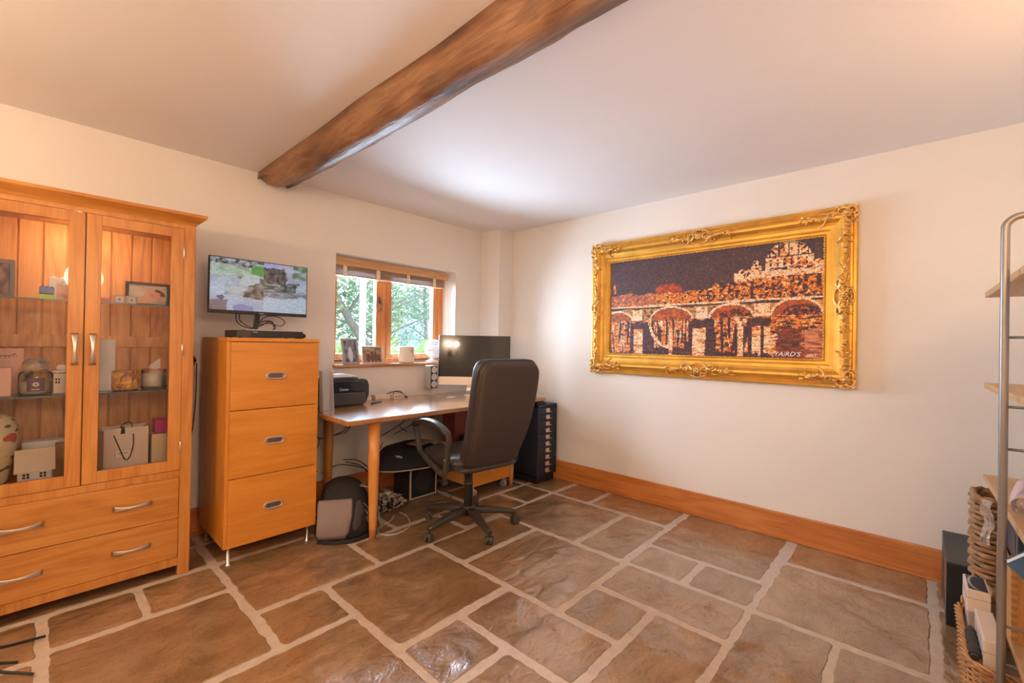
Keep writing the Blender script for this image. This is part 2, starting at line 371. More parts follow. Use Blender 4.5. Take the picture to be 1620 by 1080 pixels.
def stone_mat():
    m, t, b = _nm('stone_slabs'); L = t.links.new; N = t.nodes.new
    tcn = N('ShaderNodeTexCoord'); vc = N('ShaderNodeVertexColor'); vc.layer_name = 'Col'; sp = N('ShaderNodeSeparateColor'); L(vc.outputs[0], sp.inputs[0])
    off = N('ShaderNodeVectorMath'); off.operation = 'MULTIPLY_ADD'; off.inputs[1].default_value = (11, 5, 3); L(vc.outputs[0], off.inputs[0]); L(tcn.outputs['Object'], off.inputs[2])
    def noise(s, d, dist=0, st=(1, 1, 1)):
        mp = N('ShaderNodeMapping'); mp.inputs['Scale'].default_value = st; L(off.outputs[0], mp.inputs[0])
        n = N('ShaderNodeTexNoise'); n.inputs['Scale'].default_value = s; n.inputs['Detail'].default_value = d; n.inputs['Distortion'].default_value = dist; L(mp.outputs[0], n.inputs[0]); return n
    n1 = noise(4.2, 10, .9, (1, 1.8, 1)); r1 = N('ShaderNodeValToRGB'); L(n1.outputs[0], r1.inputs[0])
    e = r1.color_ramp.elements; e[0].position = .28; e[0].color = (.21, .118, .052, 1); e[1].position = .74; e[1].color = (.38, .25, .145, 1)
    x = r1.color_ramp.elements.new(.5); x.color = (.285, .170, .084, 1)
    tint = N('ShaderNodeMixRGB'); tint.blend_type = 'MULTIPLY'; tint.inputs[0].default_value = 1
    r2 = N('ShaderNodeValToRGB'); L(sp.outputs[0], r2.inputs[0]); r2.color_ramp.elements[0].color = (.84, .82, .80, 1); r2.color_ramp.elements[1].color = (1.12, 1.08, 1.04, 1)
    L(r1.outputs[0], tint.inputs[1]); L(r2.outputs[0], tint.inputs[2])
    n4 = noise(38, 5, 1.2, (1, 2.2, 1)); r4 = N('ShaderNodeValToRGB'); L(n4.outputs[0], r4.inputs[0]); r4.color_ramp.elements[0].position = .25; r4.color_ramp.elements[0].color = (.5, .45, .4, 1); r4.color_ramp.elements[1].position = .50; r4.color_ramp.elements[1].color = (1, 1, 1, 1)
    m2 = N('ShaderNodeMixRGB'); m2.blend_type = 'MULTIPLY'; m2.inputs[0].default_value = .9; L(tint.outputs[0], m2.inputs[1]); L(r4.outputs[0], m2.inputs[2])
    L(m2.outputs[0], b.inputs['Base Color'])
    n3 = noise(7, 3); mr = N('ShaderNodeMapRange'); mr.inputs['From Min'].default_value = .3; mr.inputs['From Max'].default_value = .7; mr.inputs['To Min'].default_value = .28; mr.inputs['To Max'].default_value = .42; L(n3.outputs[0], mr.inputs[0]); L(mr.outputs[0], b.inputs['Roughness'])
    b.inputs['Specular IOR Level'].default_value = .5; b.inputs['Coat Weight'].default_value = 1.0; b.inputs['Coat Roughness'].default_value = .20; b.inputs['Coat IOR'].default_value = 1.85
    h1 = noise(9, 4, .8, (1, 1.6, 1)); h2 = noise(60, 4, 1.0); h3 = noise(3.0, 2)
    a = N('ShaderNodeMath'); a.operation = 'MULTIPLY_ADD'; a.inputs[1].default_value = .07; L(h2.outputs[0], a.inputs[0]); L(h1.outputs[0], a.inputs[2])
    a2 = N('ShaderNodeMath'); a2.operation = 'MULTIPLY_ADD'; a2.inputs[1].default_value = 5.2; L(h3.outputs[0], a2.inputs[0]); L(a.outputs[0], a2.inputs[2])
    bp = N('ShaderNodeBump'); bp.inputs['Strength'].default_value = .6; bp.inputs['Distance'].default_value = .013; L(a2.outputs[0], bp.inputs['Height']); L(bp.outputs[0], b.inputs['Normal']); L(bp.outputs[0], b.inputs['Coat Normal'])
    return m
grout = mat('pale_grout', (.52, .42, .34), .6, bump=.6, bscale=120, var=.10, vscale=25)
bmesh.ops.recalc_face_normals(fb, faces=fb.faces)
t = BM(); box(t, XL-.3, XR+.3, YF-.3, YB+.32, -.1, -.0022, mi=0); merge(fb, t, 1)
struct('floor', fb, [stone_mat(), grout], label='riven brown stone slab floor with pale grout')
b = BM(); box(b, XL-.3, XR+.3, YF-.3, YB+.32, CEIL, CEIL+.12); struct('ceiling', b, ceilm)
b = BM()
box(b, XL-.3, WX0, YB, YB+WT, 0, CEIL); box(b, WX1, XR+.3, YB, YB+WT, 0, CEIL); box(b, WX0, WX1, YB, YB+WT, WZ1, CEIL); box(b, WX0, WX1, YB, YB+WT, 0, WZ0-.012)
struct('wall_back', b, wallm, label='cream wall with the window')
b = BM(); box(b, XR, XR+.3, YF-.3, YB, 0, CEIL); struct('wall_right', b, wallm)
b = BM(); box(b, XL-.3, XL, YF-.3, YB, 0, CEIL); struct('wall_left', b, wallm)
b = BM(); box(b, XL, XR, YF-.3, YF, 0, CEIL); struct('wall_front', b, wallm)
b = BM(); box(b, 3.093, XR, 3.036, YB, 0, CEIL, .003); struct('trim_1', b, wallm, label='boxed-in pipe casing in the corner')
# beam: rough hewn timber along the ceiling
def beam_mat():
    m, t, b = _nm('old_beam_oak'); L = t.links.new; N = t.nodes.new
    tcn = N('ShaderNodeTexCoord')
    def noise(s, d, dist, st):
        mp = N('ShaderNodeMapping'); mp.inputs['Scale'].default_value = st; L(tcn.outputs['Object'], mp.inputs[0])
        n = N('ShaderNodeTexNoise'); n.inputs['Scale'].default_value = s; n.inputs['Detail'].default_value = d; n.inputs['Distortion'].default_value = dist; L(mp.outputs[0], n.inputs[0]); return n
    n1 = noise(5, 8, .5, (1.6, .45, 1.6)); r = N('ShaderNodeValToRGB'); L(n1.outputs[0], r.inputs[0]); e = r.color_ramp.elements
    e[0].position = .28; e[0].color = (.085, .038, .018, 1); e[1].position = .75; e[1].color = (.42, .24, .13, 1); x = r.color_ramp.elements.new(.5); x.color = (.25, .115, .05, 1)
    n2 = noise(60, 5, .6, (1, .12, 1)); r2 = N('ShaderNodeValToRGB'); L(n2.outputs[0], r2.inputs[0]); r2.color_ramp.elements[0].position = .3; r2.color_ramp.elements[0].color = (.5, .45, .4, 1); r2.color_ramp.elements[1].position = .55; r2.color_ramp.elements[1].color = (1, 1, 1, 1)
    mx = N('ShaderNodeMixRGB'); mx.blend_type = 'MULTIPLY'; mx.inputs[0].default_value = .75; L(r.outputs[0], mx.inputs[1]); L(r2.outputs[0], mx.inputs[2]); L(mx.outputs[0], b.inputs['Base Color'])
    b.inputs['Roughness'].default_value = .5
    n3 = noise(14, 8, 1.5, (1, .3, 1)); a = N('ShaderNodeMath'); a.operation = 'ADD'; L(n2.outputs[0], a.inputs[0]); L(n3.outputs[0], a.inputs[1])
    bp = N('ShaderNodeBump'); bp.inputs['Strength'].default_value = .9; bp.inputs['Distance'].default_value = .006; L(a.outputs[0], bp.inputs['Height']); L(bp.outputs[0], b.inputs['Normal'])
    return m
b = BM(); rings = []
NB = 110
for i in range(NB+1):
    y = YB-.005-(YB-.005-YF-.005)*i/NB
    d = YB-y; end = math.exp(-d/.16)
    zb = 2.198+.012*math.sin(y*2.1+.6)+.012*mnoise.noise(Vector((0, y*2.2, 3)))+end*.085
    zr = 2.295+.010*mnoise.noise(Vector((5, y*2.5, 1)))+end*.02
    xl = 1.02+.010*mnoise.noise(Vector((1, y*1.8, 7))); xrr = 1.235+.016*mnoise.noise(Vector((2, y*2.6, 4)))+.008*mnoise.noise(Vector((2, y*9, 4)))-end*.02
    xc = 1.055+.008*mnoise.noise(Vector((3, y*3, 2)))
    prof = [(xl, 2.356), (xl-.004, 2.30), (xl+.004, zb+.055), (xc-.012, zb+.014), (xc+.012, zb), (xc+.05, zb-.002), (1.13, zb+.022), (1.17, zb+.045), (xrr-.018, zr-.022), (xrr, zr), (xrr+.008, 2.33), (xrr+.004, 2.356)]
    ring = []
    for k, (px, pz) in enumerate(prof):
        j = 0 if k in (0, len(prof)-1) else 1
        w = mnoise.noise(Vector((px*22, y*7, pz*22)))*.005*j
        ring.append(b.verts.new((px+w, y, pz+w*.8)))
    rings.append(ring)
for a, c in zip(rings, rings[1:]):
    for k in range(len(a)): f = b.faces.new((a[k], a[(k+1) % len(a)], c[(k+1) % len(a)], c[k])); f.smooth = True
b.faces.new(rings[0][::-1]); b.faces.new(rings[-1])
struct('trim_2', b, beam_mat(), label='rough old timber ceiling beam')
# skirting boards
def skirt(name, x0, x1, y0, y1, ax):
    b = BM(); box(b, x0, x1, y0, y1, 0, .168, .004); struct(name, b, REDW(ax))
skirt('baseboard_right', 3.264, XR, YF+.0, 3.034, 'Y')
skirt('baseboard_back', XL, 3.092, YB-.02, YB, 'X')
skirt('baseboard_left', XL, XL+.02, YF, YB-.02, 'Y')
skirt('baseboard_front', XL+.02, 3.264, YF, YF+.02, 'X')
# ------------------------------------------------------------------ window
FY = 3.50
wn = bpy.data.objects.new('window_1', None); C.objects.link(wn); wn.location = (2.17, FY, WZ0); wn['kind'] = 'structure'; wn['label'] = 'two-light timber casement window'
b = BM(); z0, z1 = 1.04, 1.895
box(b, WX0, WX0+.055, FY, FY+.075, z0, z1, .004); box(b, WX1-.06, WX1, FY, FY+.075, z0, z1, .004)
box(b, WX0+.055, WX1-.06, FY, FY+.075, z1-.055, z1, .004); box(b, WX0+.055, WX1-.06, FY, FY+.075, z0-.002, z0+.028, .004); box(b, 2.095, 2.14, FY+.008, FY+.075, z0+.026, z1-.053, .003)
struct('window_frame', b, WINW('Z'), wn)
for (a0, a1) in ((WX0+.057, 2.093), (2.142, WX1-.062)):
    b = BM(); q0, q1 = z0+.030, z1-.057; s = .052
    y0, y1 = FY+.004, FY+.058
    box(b, a0, a0+s, y0, y1, q0, q1, .004); box(b, a1-s, a1, y0, y1, q0, q1, .004); box(b, a0+s, a1-s, y0, y1, q0, q0+.045, .004); box(b, a0+s, a1-s, y0, y1, q1-s, q1, .004)
    sash = struct('casement', b, WINW('Z'), wn)
    b = BM(); box(b, a0+s-.004, a1-s+.004, FY+.026, FY+.032, q0+.041, q1-s+.004); struct('pane', b, cleargl, sash)
# latch, stays
iron = mat('pewter_iron', (.10, .095, .09), .4, .8, bump=.2)
b = BM(); X = 2.068
ball(b, (X, FY+.0, 1.585), .012, .005, .034); ball(b, (X, FY-.010, 1.585), .010, .010, .012)
pts = crom([(X, FY-.014, 1.59), (X+.006, FY-.022, 1.56), (X-.004, FY-.026, 1.525), (X+.004, FY-.026, 1.50), (X-.008, FY-.024, 1.484), (X-.026, FY-.022, 1.487), (X-.030, FY-.021, 1.502), (X-.020, FY-.021, 1.508)], 6)
tube(b, pts, [.0065-.0035*i/len(pts) for i in range(len(pts))]); struct('latch', b, iron, wn)
for xa, xb in ((1.60, 1.72), (2.39, 2.60)):
    b = BM(); box(b, xa, xb, FY-.012, FY-.004, 1.056, 1.066, .002); cyl(b, (xa+.01, FY, 1.061), (xa+.01, FY-.02, 1.061), .009); cyl(b, (xb-.03, FY, 1.061), (xb-.03, FY-.018, 1.061), .006); ball(b, (xb+.004, FY-.008, 1.061), .009)
    struct('window_stay', b, iron, wn)
b = BM(); box(b, 1.562, WX1-.001, 3.268, FY+.001, 1.014, 1.037, .006); struct('window_sill', b, wood('sill_oak', (.50, .24, .10), (.42, .18, .07), (.33, .12, .04), 'X', rough=.22), wn)
# ------------------------------------------------------------------ wall lamps
candle = mat('candle_sleeve', (.75, .68, .52), .5); bulbm = mat('lit_bulb', (1, .8, .5), .3, emit=(1, .62, .28), es=14)
def sconce(loc, nrm, label, power, k_):
    t_ = thing('wall_lamp', label, 'lamp', loc, 0)
    n = Vector(nrm); s = Vector((0, 1, 0)) if abs(n.x) > .5 else Vector((1, 0, 0)); L0 = Vector(loc)
    P = lambda a, d, z: L0+s*a+n*d+Vector((0, 0, z))
    b = BM(); ball(b, P(0, .012, 0), *( (.012, .045, .07) if abs(n.x) > .5 else (.045, .012, .07))); obj('backplate', b, iron, t_)
    for sg in (-1, 1):
        b = BM(); tube(b, crom([P(0, .02, -.02), P(.03*sg, .06, -.06), P(.075*sg, .085, -.04), P(.09*sg, .09, .0)], 6), .006)
        lathe(b, [(.008, -.004), (.024, .0), (.026, .012), (.012, .012)], P(.09*sg, .09, .0)); arm = obj('arm', b, iron, t_)
        b = BM(); lathe(b, [(.011, .0), (.011, .07), (.008, .072)], P(.09*sg, .09, .013)); obj('candle_sleeve', b, candle, arm)
        b = BM(); lathe(b, [(.006, .0), (.014, .018), (.013, .032), (.004, .058), (.001, .066)], P(.09*sg, .09, .086), n=16); obj('bulb', b, bulbm, arm)
    for sg in (-1, 1):
        l = bpy.data.lights.new('wall_lamp_light', 'POINT'); l.energy = power/2; l.color = WARM[k_]; l.shadow_soft_size = .022
        o = bpy.data.objects.new('wall_lamp_light', l); C.objects.link(o); o.location = P(.09*sg, .09, .18)
    return t_
sconce((XL+.001, 1.95, 1.62), (1, 0, 0), 'black iron twin-candle wall lamp on the left wall beside the display cabinet', LAMPS[0][1], 0)
sconce((XL+.001, .42, 1.50), (1, 0, 0), 'black iron twin-candle wall lamp on the left wall nearer the front wall', LAMPS[1][1], 1)
sconce((2.0, YF+.001, 1.66), (0, 1, 0), 'black iron twin-candle wall lamp above the pine shelving', LAMPS[2][1], 2)

(plx, ply, plz), ppow, pcol = FILL_PENDANT  # unseen pendant, added only to light the room more warmly
t_ = thing('added_fill_pendant', 'unseen black pendant with a cream shade, added near the front wall for warm fill light', 'lamp', (plx, ply, plz))
b = BM(); tube(b, [(plx, ply, CEIL-.02), (plx, ply, plz+.10)], .004, 8); obj('flex', b, blackp, t_)
b = BM(); lathe(b, [(.045, -.025), (.045, -.004), (.03, -.001)], (plx, ply, CEIL)); obj('ceiling_rose', b, blackp, t_)
b = BM(); lathe(b, [(.105, -.03), (.11, -.03), (.07, .13), (.065, .13)], (plx, ply, plz), cap=False); obj('lamp_shade', b, mat('cream_shade', (.8, .68, .5), .8, trans=0), t_)
b = BM(); lathe(b, [(.016, .10), (.016, .05), (.034, .01), (.030, -.025), (.003, -.042)], (plx, ply, plz)); obj('bulb', b, bulbm, t_)
l = bpy.data.lights.new('added_fill_light', 'POINT'); l.energy = ppow; l.color = pcol; l.shadow_soft_size = .14
o = bpy.data.objects.new('added_fill_light', l); C.objects.link(o); o.location = (plx, ply, plz-.20)

# ================================================================== DISPLAY CABINET
CY = 2.80
cab = thing('display_cabinet', 'golden oak display cabinet with two glazed doors above two long drawers', 'cabinet', (.161, 3.02, 0))
b = BM()
for sx in (-1, 1):
    x0, x1 = sorted((.161+sx*.366, .161+sx*.416))
    box(b, x0, x1, CY, CY+.045, 0, 1.812, .003)                      # front stile and foot
    x0, x1 = sorted((.161+sx*.376, .161+sx*.416))
    box(b, x0, x1, 3.215, 3.262, 0, 1.812, .003)
    x0, x1 = sorted((.161+sx*.380, .161+sx*.410))
    box(b, x0, x1, CY+.045, 3.215, .06, 1.812, .001)                  # side panel
box(b, -.205, .527, CY+.001, CY+.04, 1.786, 1.812); box(b, -.205, .527, CY+.001, CY+.04, .507, .541); box(b, -.205, .527, CY+.001, CY+.04, .053, .094)
box(b, -.225, .547, CY+.04, 3.235, .515, .541); box(b, -.225, .547, CY+.04, 3.235, .06, .078); box(b, -.225, .547, CY+.04, 3.235, 1.79, 1.812)
box(b, .146, .176, CY+.0225, CY+.040, .541, 1.787); obj('carcass', b, OAK('Z'), cab)  # centre strip added behind the doors to block light through their gap
b = BM(); n = 9; w_ = .772/n
for i in range(n): box(b, -.225+w_*i+.0015, -.225+w_*(i+1)-.0015, 3.236, 3.25, .06, 1.81, .0045, 1)
box(b, -.225, .547, 3.246, 3.256, .06, 1.81); box(b, -.225, .547, 3.224, 3.236, 1.165, 1.225, .002)
obj('back_boards', b, OAKD('Z'), cab)
# cornice: moulding swept along front and sides
b = BM(); prof = [(0, 1.806), (.004, 1.812), (.010, 1.82), (.024, 1.832), (.036, 1.842), (.042, 1.848), (.042, 1.862), (0, 1.862)]
rings = []
for px, py, ox, oy in ((-.255, 3.262, -1, 0), (-.255, CY, -1, -1), (.577, CY, 1, -1), (.577, 3.262, 1, 0)):
    rings.append([b.verts.new((px+ox*o, py+oy*o, z)) for o, z in prof])
for a, c in zip(rings, rings[1:]):
    for k in range(len(a)): b.faces.new((a[k], a[(k+1) % len(a)], c[(k+1) % len(a)], c[k]))
b.faces.new(rings[0][::-1]); b.faces.new(rings[-1]); box(b, -.255, .577, CY, 3.262, 1.845, 1.8615)
obj('cornice', b, OAK('X'), cab)
def bow_handle(p0, p1, out, parent):
    """flared strap pull, wide at both ends, bowed towards out"""
    p0, p1, out = Vector(p0), Vector(p1), Vector(out); d = (p1-p0).normalized(); side = d.cross(out)
    b = BM(); pts, w = [], []
    for i in range(17):
        t = i/16; pts.append(p0.lerp(p1, t)+out*(.024*math.sin(PI*t)**.6+.003)); w.append(.0115+.0135*abs(2*t-1)**1.6)
    sweep(b, pts, w, .0045, n=12, e=3.2, side=side); 
    for q in (p0+d*.008, p1-d*.008): cyl(b, q, q+out*.006, .004, 10)
    return obj('handle', b, steel, parent)
for sgn in (-1, 1):
    a0, a1 = (.163, .527) if sgn > 0 else (-.205, .159)
    b = BM(); s = .052; dy0, dy1 = CY-.002, CY+.021; zb, zt = .543, 1.784
    box(b, a0, a0+s, dy0, dy1, zb, zt, .002); box(b, a1-s, a1, dy0, dy1, zb, zt, .002)
    box(b, a0+s, a1-s, dy0+.0005, dy1, zt-.048, zt, .0015); box(b, a0+s, a1-s, dy0+.0005, dy1, zb, zb+.053, .0015)
    d = obj('door', b, OAK('Z'), cab)
    b = BM(); box(b, a0+s-.003, a1-s+.003, dy0+.009, dy0+.0125, zb+.050, zt-.045); obj('glass_pane', b, cabgl, d)
    hx = .1905 if sgn > 0 else .1315
    bow_handle((hx, dy0, 1.092), (hx, dy0, 1.234), (0, -1, 0), d)
    ex = a1 if sgn > 0 else a0
    for hz in (.66, 1.16, 1.66):
        b = BM(); cyl(b, (ex, dy0-.0035, hz-.028), (ex, dy0-.0035, hz+.028), .0042, 10)
        for k in (-.014, 0, .014): cyl(b, (ex, dy0-.0035, hz+k-.001), (ex, dy0-.0035, hz+k+.001), .0048, 10)
        obj('hinge', b, steel, d)
for (zb, zt, hz) in ((.298, .505, .404), (.096, .295, .196)):
    b = BM(); box(b, -.203, .525, CY-.001, CY+.02, zb, zt, .002); box(b, -.19, .512, CY+.02, 3.2, zb+.02, zt-.03)
    d = obj('drawer', b, OAK('X'), cab)
    bow_handle((-.095, CY-.001, hz), (.047, CY-.001, hz), (0, -1, 0), d); bow_handle((.272, CY-.001, hz), (.415, CY-.001, hz), (0, -1, 0), d)
b = BM(); cyl(b, (.161, 3.0, 1.776), (.161, 3.0, 1.790), .032, 20); obj('added_cabinet_fill', b, silver, cab)  # hidden puck added under the cabinet top to brighten the interior
l = bpy.data.lights.new('added_cabinet_fill_light', 'POINT'); l.energy = 3.2; l.color = (1.0, .66, .36); l.shadow_soft_size = .03  # added warm fill inside the cabinet
o = bpy.data.objects.new('added_cabinet_fill_light', l); C.objects.link(o); o.location = (.161, 3.0, 1.74)
SH1, SH2, SH0 = 1.385, .955, .541
for z in (SH1, SH2):
    b = BM(); box(b, -.218, .540, CY+.05, 3.22, z-.006, z, .0008); sh = obj('glass_shelf', b, shelfgl, cab)
    b = BM(); box(b, -.217, .539, CY+.0485, CY+.0500, z-.006, z); obj('shelf_edge', b, edgegl, sh)
# ---- things on the upper glass shelf
def photo(fn, O, U, V, parent, nu=48, nv=40, name='photograph'):
    b = BM(); gridcol(b, O, U, V, nu, nv, fn); return obj(name, b, vcol('print_gloss', .3), parent, recalc=False)
def nz(u, v, s, seed=0): return mnoise.noise(Vector((u*s, v*s, seed)))
def mixc(a, b_, t): t = max(0, min(1, t)); return tuple(x*(1-t)+y*t for x, y in zip(a, b_))
charc = mat('charcoal_frame', (.055, .05, .05), .4)
def baby(u, v):
    c = mixc((.62, .55, .46), (.74, .68, .58), .5+nz(u, v, 3, 1))
    du, dv = (u-.66)/.27, (v-.48)/.30
    if du*du+dv*dv < 1: c = mixc((.78, .48, .36), (.62, .32, .24), du*.5+.4+nz(u, v, 8, 2)*.4)
    if du > .05 and dv > -.1 and (du*du+dv*dv > .42) and du*du+dv*dv < 1.15: c = (.13, .075, .05)
    if (u-.35)**2/.09+(v-.18)**2/.05 < 1: c = (.72, .45, .34)
    if v < .16+.08*math.sin(u*9) and u > .5: c = mixc((.6, .6, .5), (.3, .34, .3), .5+nz(u, v, 22, 3))
    if abs(dv+.05) < .04 and abs(du+.25) < .18: c = (.22, .12, .09)
    return c
def pic(name, label, x0, x1, z0, z1, y, fm, fn, lean=.10, bw=.014, group=None):
    t_ = thing(name, label, 'picture frame', ((x0+x1)/2, y, z0), 0, group); t_.rotation_euler = (lean, 0, 0)   # leans back
    w, h = x1-x0, z1-z0; b = BM()
    box(b, -w/2, w/2, -.001, .012, 0, bw, .002); box(b, -w/2, w/2, -.001, .012, h-bw, h, .002); box(b, -w/2, -w/2+bw, -.001, .012, bw, h-bw, .002); box(b, w/2-bw, w/2, -.001, .012, bw, h-bw, .002)
    box(b, -w/2+.003, w/2-.003, .008, .0125, .003, h-.003)
    obj('frame', b, fm, t_, local=True)
    b = BM(); gridcol(b, (-w/2+bw-.001, .0075, bw-.001), (w-2*bw+.002, 0, 0), (0, 0, h-2*bw+.002), 40, 34, fn); obj('photograph', b, vcol('print_gloss', .3), t_, local=True, recalc=False)
    b = BM(); M = Matrix.Rotation(-lean*2.6, 4, 'X') 
    prism(b, [(-.018, -h*.68), (.018, -h*.68), (.012, 0), (-.012, 0)], 0, .003, 'xz', M=Matrix.Translation((0, .0135, h*.70)) @ Matrix.Rotation(lean*2.2, 4, 'X'))
    obj('easel_back', b, blackm, t_, local=True)
    return t_
pic('framed_photo', 'charcoal frame with a photo of a sleeping baby in the right half of the cabinet', .326, .512, SH1+.001, SH1+.128, 3.04, charc, baby, lean=.09)
pic('framed_photo', 'grey frame with a dark portrait photo at the left end of the upper glass shelf', -.165, -.055, SH1+.001, SH1+.178, 3.05, mat('grey_frame', (.20, .19, .19), .35), lambda u, v: mixc((.10, .05, .045), (.42, .26, .22), .5+nz(u, v, 4, 9)*1.2+(.3 if (u-.55)**2/.05+(v-.55)**2/.08 < 1 else -.2)), lean=.08, bw=.018)
def brick(name, label, x0, y0, z, nx, ny, h, P, m, cat='toy brick'):
    b = BM(); box(b, x0, x0+nx*P, y0, y0+ny*P, z, z+h, .0015)
    for i in range(nx):
        for j in range(ny): lathe(b, [(P*.30, 0), (P*.30, P*.20), (P*.27, P*.23)], (x0+P*(i+.5), y0+P*(j+.5), z+h-.0005), n=16)
    return solo(name, b, m, label, cat, (x0+nx*P/2, y0+ny*P/2, z))
brick('toy_brick', 'lime green toy brick under the blue one on the upper glass shelf', .020, 2.92, SH1+.001, 3, 3, .0215, .0158, mat('lime_plastic', (.33, .62, .02), .3))
brick('toy_brick', 'blue toy brick stacked on the lime green one', .020, 2.92, SH1+.0275, 3, 3, .030, .0158, mat('blue_plastic', (.035, .10, .42), .3))
brick('toy_brick', 'red toy brick beside the clear cubes on the upper glass shelf', .213, 2.92, SH1+.001, 3, 3, .0215, .0158, mat('red_plastic', (.55, .025, .02), .3))
t_ = thing('photo_block', 'white brick-shaped photo holder with studs on top, on the upper glass shelf', 'photo holder', (.14, 3.03, SH1+.001))
b = BM(); box(b, .050, .232, 3.015, 3.05, SH1+.001, SH1+.112, .003)
for i in range(6): lathe(b, [(.008, 0), (.008, .007), (.007, .008)], (.066+i*.030, 3.032, SH1+.1115), n=14)
obj('block', b, whitep, t_)
photo(lambda u, v: mixc((.50, .24, .17), (.80, .55, .44), .5+nz(u, v, 3, 5)*1.3) if v < .62+.2*u else mixc((.75, .68, .60), (.3, .14, .10), nz(u, v, 6, 6)+.3), (.077, 3.0145, SH1+.010), (.10, 0, 0), (0, 0, .085), t_)
for i, x in enumerate((.292, .338)):
    t_ = thing('glass_cube', ['small clear glass cube beside the red toy brick', 'small clear glass cube in front of the baby photo'][i], 'ornament', (x, 2.935, SH1+.001), 0, 'clear cubes on the upper glass shelf')
    b = BM(); box(b, x-.021, x+.021, 2.915, 2.955, SH1+.001, SH1+.043, .004); obj('cube', b, mat('frosted_glass', (.80, .78, .78), .18, trans=.55), t_)
    photo(lambda u, v: (.55, .5, .5) if (u-.5)**2+(v-.5)**2 > .08 else (.2, .16, .2), (x-.012, 2.9145, SH1+.010), (.024, 0, 0), (0, 0, .024), t_, 12, 12, 'engraving')
# ---- middle shelf
pinkm = mat('pink_card', (.74, .42, .33), .5); pinkl = mat('pale_pink_card', (.80, .46, .34), .5)
t_ = thing('eyelash_box', 'flat pink box printed with a closed eyelash on the lower glass shelf', 'box', (-.10, 3.03, SH2+.001))
b = BM(); box(b, -.19, -.022, 3.01, 3.045, SH2+.001, 1.160, .002); obj('box', b, pinkm, t_)
b = BM(); ec = Vector((-.079, 3.0088, 1.135))
tube(b, [ec+Vector((math.cos(a)*.030, 0, -math.sin(a)*.013+.006)) for a in [PI*k/14 for k in range(15)]], .0010, 6)
for k in range(7):
    a = PI*(k+1)/8; p = ec+Vector((math.cos(a)*.030, 0, -math.sin(a)*.013+.006)); tube(b, [p, p+Vector((math.cos(a)*.010, 0, -.010))], .0008, 5)
obj('eyelash_print', b, blackm, t_)
b = BM(); box(b, -.15, -.057, 2.90, 2.95, SH2+.001, 1.079, .002); solo('pink_box', b, pinkl, 'plain pale pink box in front of the eyelash box', 'box', (-.10, 2.92, SH2+.001))
def jar(name, label, c, r, h, fill, wax, lab=None, labw=.05, lidh=.04, parts=True):
    t_ = thing(name, label, 'candle', c)
    x, y, z = c; b = BM()
    lathe(b, [(r*.84, .0), (r*.97, .006), (r, .02), (r, h*.78), (r*.93, h*.87), (r*.74, h*.93), (r*.74, h)], c, cap=False); lathe(b, [(.001, .0), (r*.84, .0)], c, cap=False)
    obj('jar', b, glass('jar_glass', (.90, .90, .88)), t_)
    b = BM(); lathe(b, [(r*.80, .004), (r*.94, .012), (r*.955, fill), (.004, fill+.002)], c); obj('wax', b, wax, t_)
    b = BM(); lathe(b, [(r*.70, h-.004), (r*.80, h+.002), (r*.82, h+.010), (r*.80, h+lidh*.6), (r*.55, h+lidh), (.003, h+lidh*1.02)], c); obj('lid', b, mat('lid_glass', (.85, .83, .80), .05, trans=.85), t_)
    if lab: 
        b = BM(); n = 10; aw = labw/r
        for k in range(n):
            a = -PI/2-aw/2+aw*k/n; a2 = a+aw/n; R = r*1.006
            vs = [b.verts.new((x+R*math.cos(q), y+R*math.sin(q), z+zz)) for q, zz in ((a, h*.14), (a2, h*.14), (a2, h*.68), (a, h*.68))]; b.faces.new(vs)
        lb = obj('label', b, lab, t_)
        b = BM(); 
        for k in range(9):
            a = k*2*PI/9; ball(b, (x+.007*math.cos(a), y-r*1.012, z+h*.42+.007*math.sin(a)), .0045, .001, .0035, u=8, v=6)
        box(b, x-.013, x+.013, y-r*1.016, y-r*1.011, z+h*.21, z+h*.245); obj('printed_flower', b, mat('cream_print', (.72, .55, .45), .5), lb)
    return t_
purple = mat('purple_label', (.13, .055, .085), .4)
jar('jar_candle', 'large clear glass jar candle with a purple flower label', (.016, 2.945, SH2+.001), .055, .112, .058, mat('cream_wax', (.70, .56, .38), .5), purple, .058, .05)
jar('jar_candle', 'dark purple jar candle half hidden behind the large clear jar', (-.030, 3.095, SH2+.001), .040, .112, .075, mat('plum_wax', (.08, .04, .06), .5), mat('pale_print', (.45, .38, .40), .5), .03, .02)
# ceramic cottage with a flower roof
t_ = thing('ceramic_house', 'small cream ceramic house with a flower-shaped lid on the lower glass shelf', 'ornament', (.10, 2.93, SH2+.001))
cer = mat('cream_ceramic', (.74, .60, .46), .3)
b = BM(); box(b, .070, .128, 2.905, 2.955, SH2+.001, SH2+.094, .004); obj('walls', b, cer, t_)
b = BM()
for k in range(8):
    a = k*PI/4; ball(b, (.099+.022*math.cos(a), 2.93+.020*math.sin(a), SH2+.100), .013, .012, .007, u=12, v=8)
ball(b, (.099, 2.93, SH2+.112), .020, .018, .012); ball(b, (.096, 2.912, SH2+.120), .019, .006, .014); obj('flower_lid', b, mat('white_glaze', (.80, .72, .62), .2), t_)
b = BM(); ball(b, (.084, 2.9045, SH2+.060), .011, .0016, .017); ow = obj('window_surround', b, mat('pale_glaze', (.80, .68, .50), .3), t_)
b = BM()
for i in (-1, 1):
    for j in (-1, 1): box(b, .084+i*.0045-.003, .084+i*.0045+.003, 2.9015, 2.9035, SH2+.060+j*.007-.0045, SH2+.060+j*.007+.0045)
obj('window_panes', b, blackm, ow)
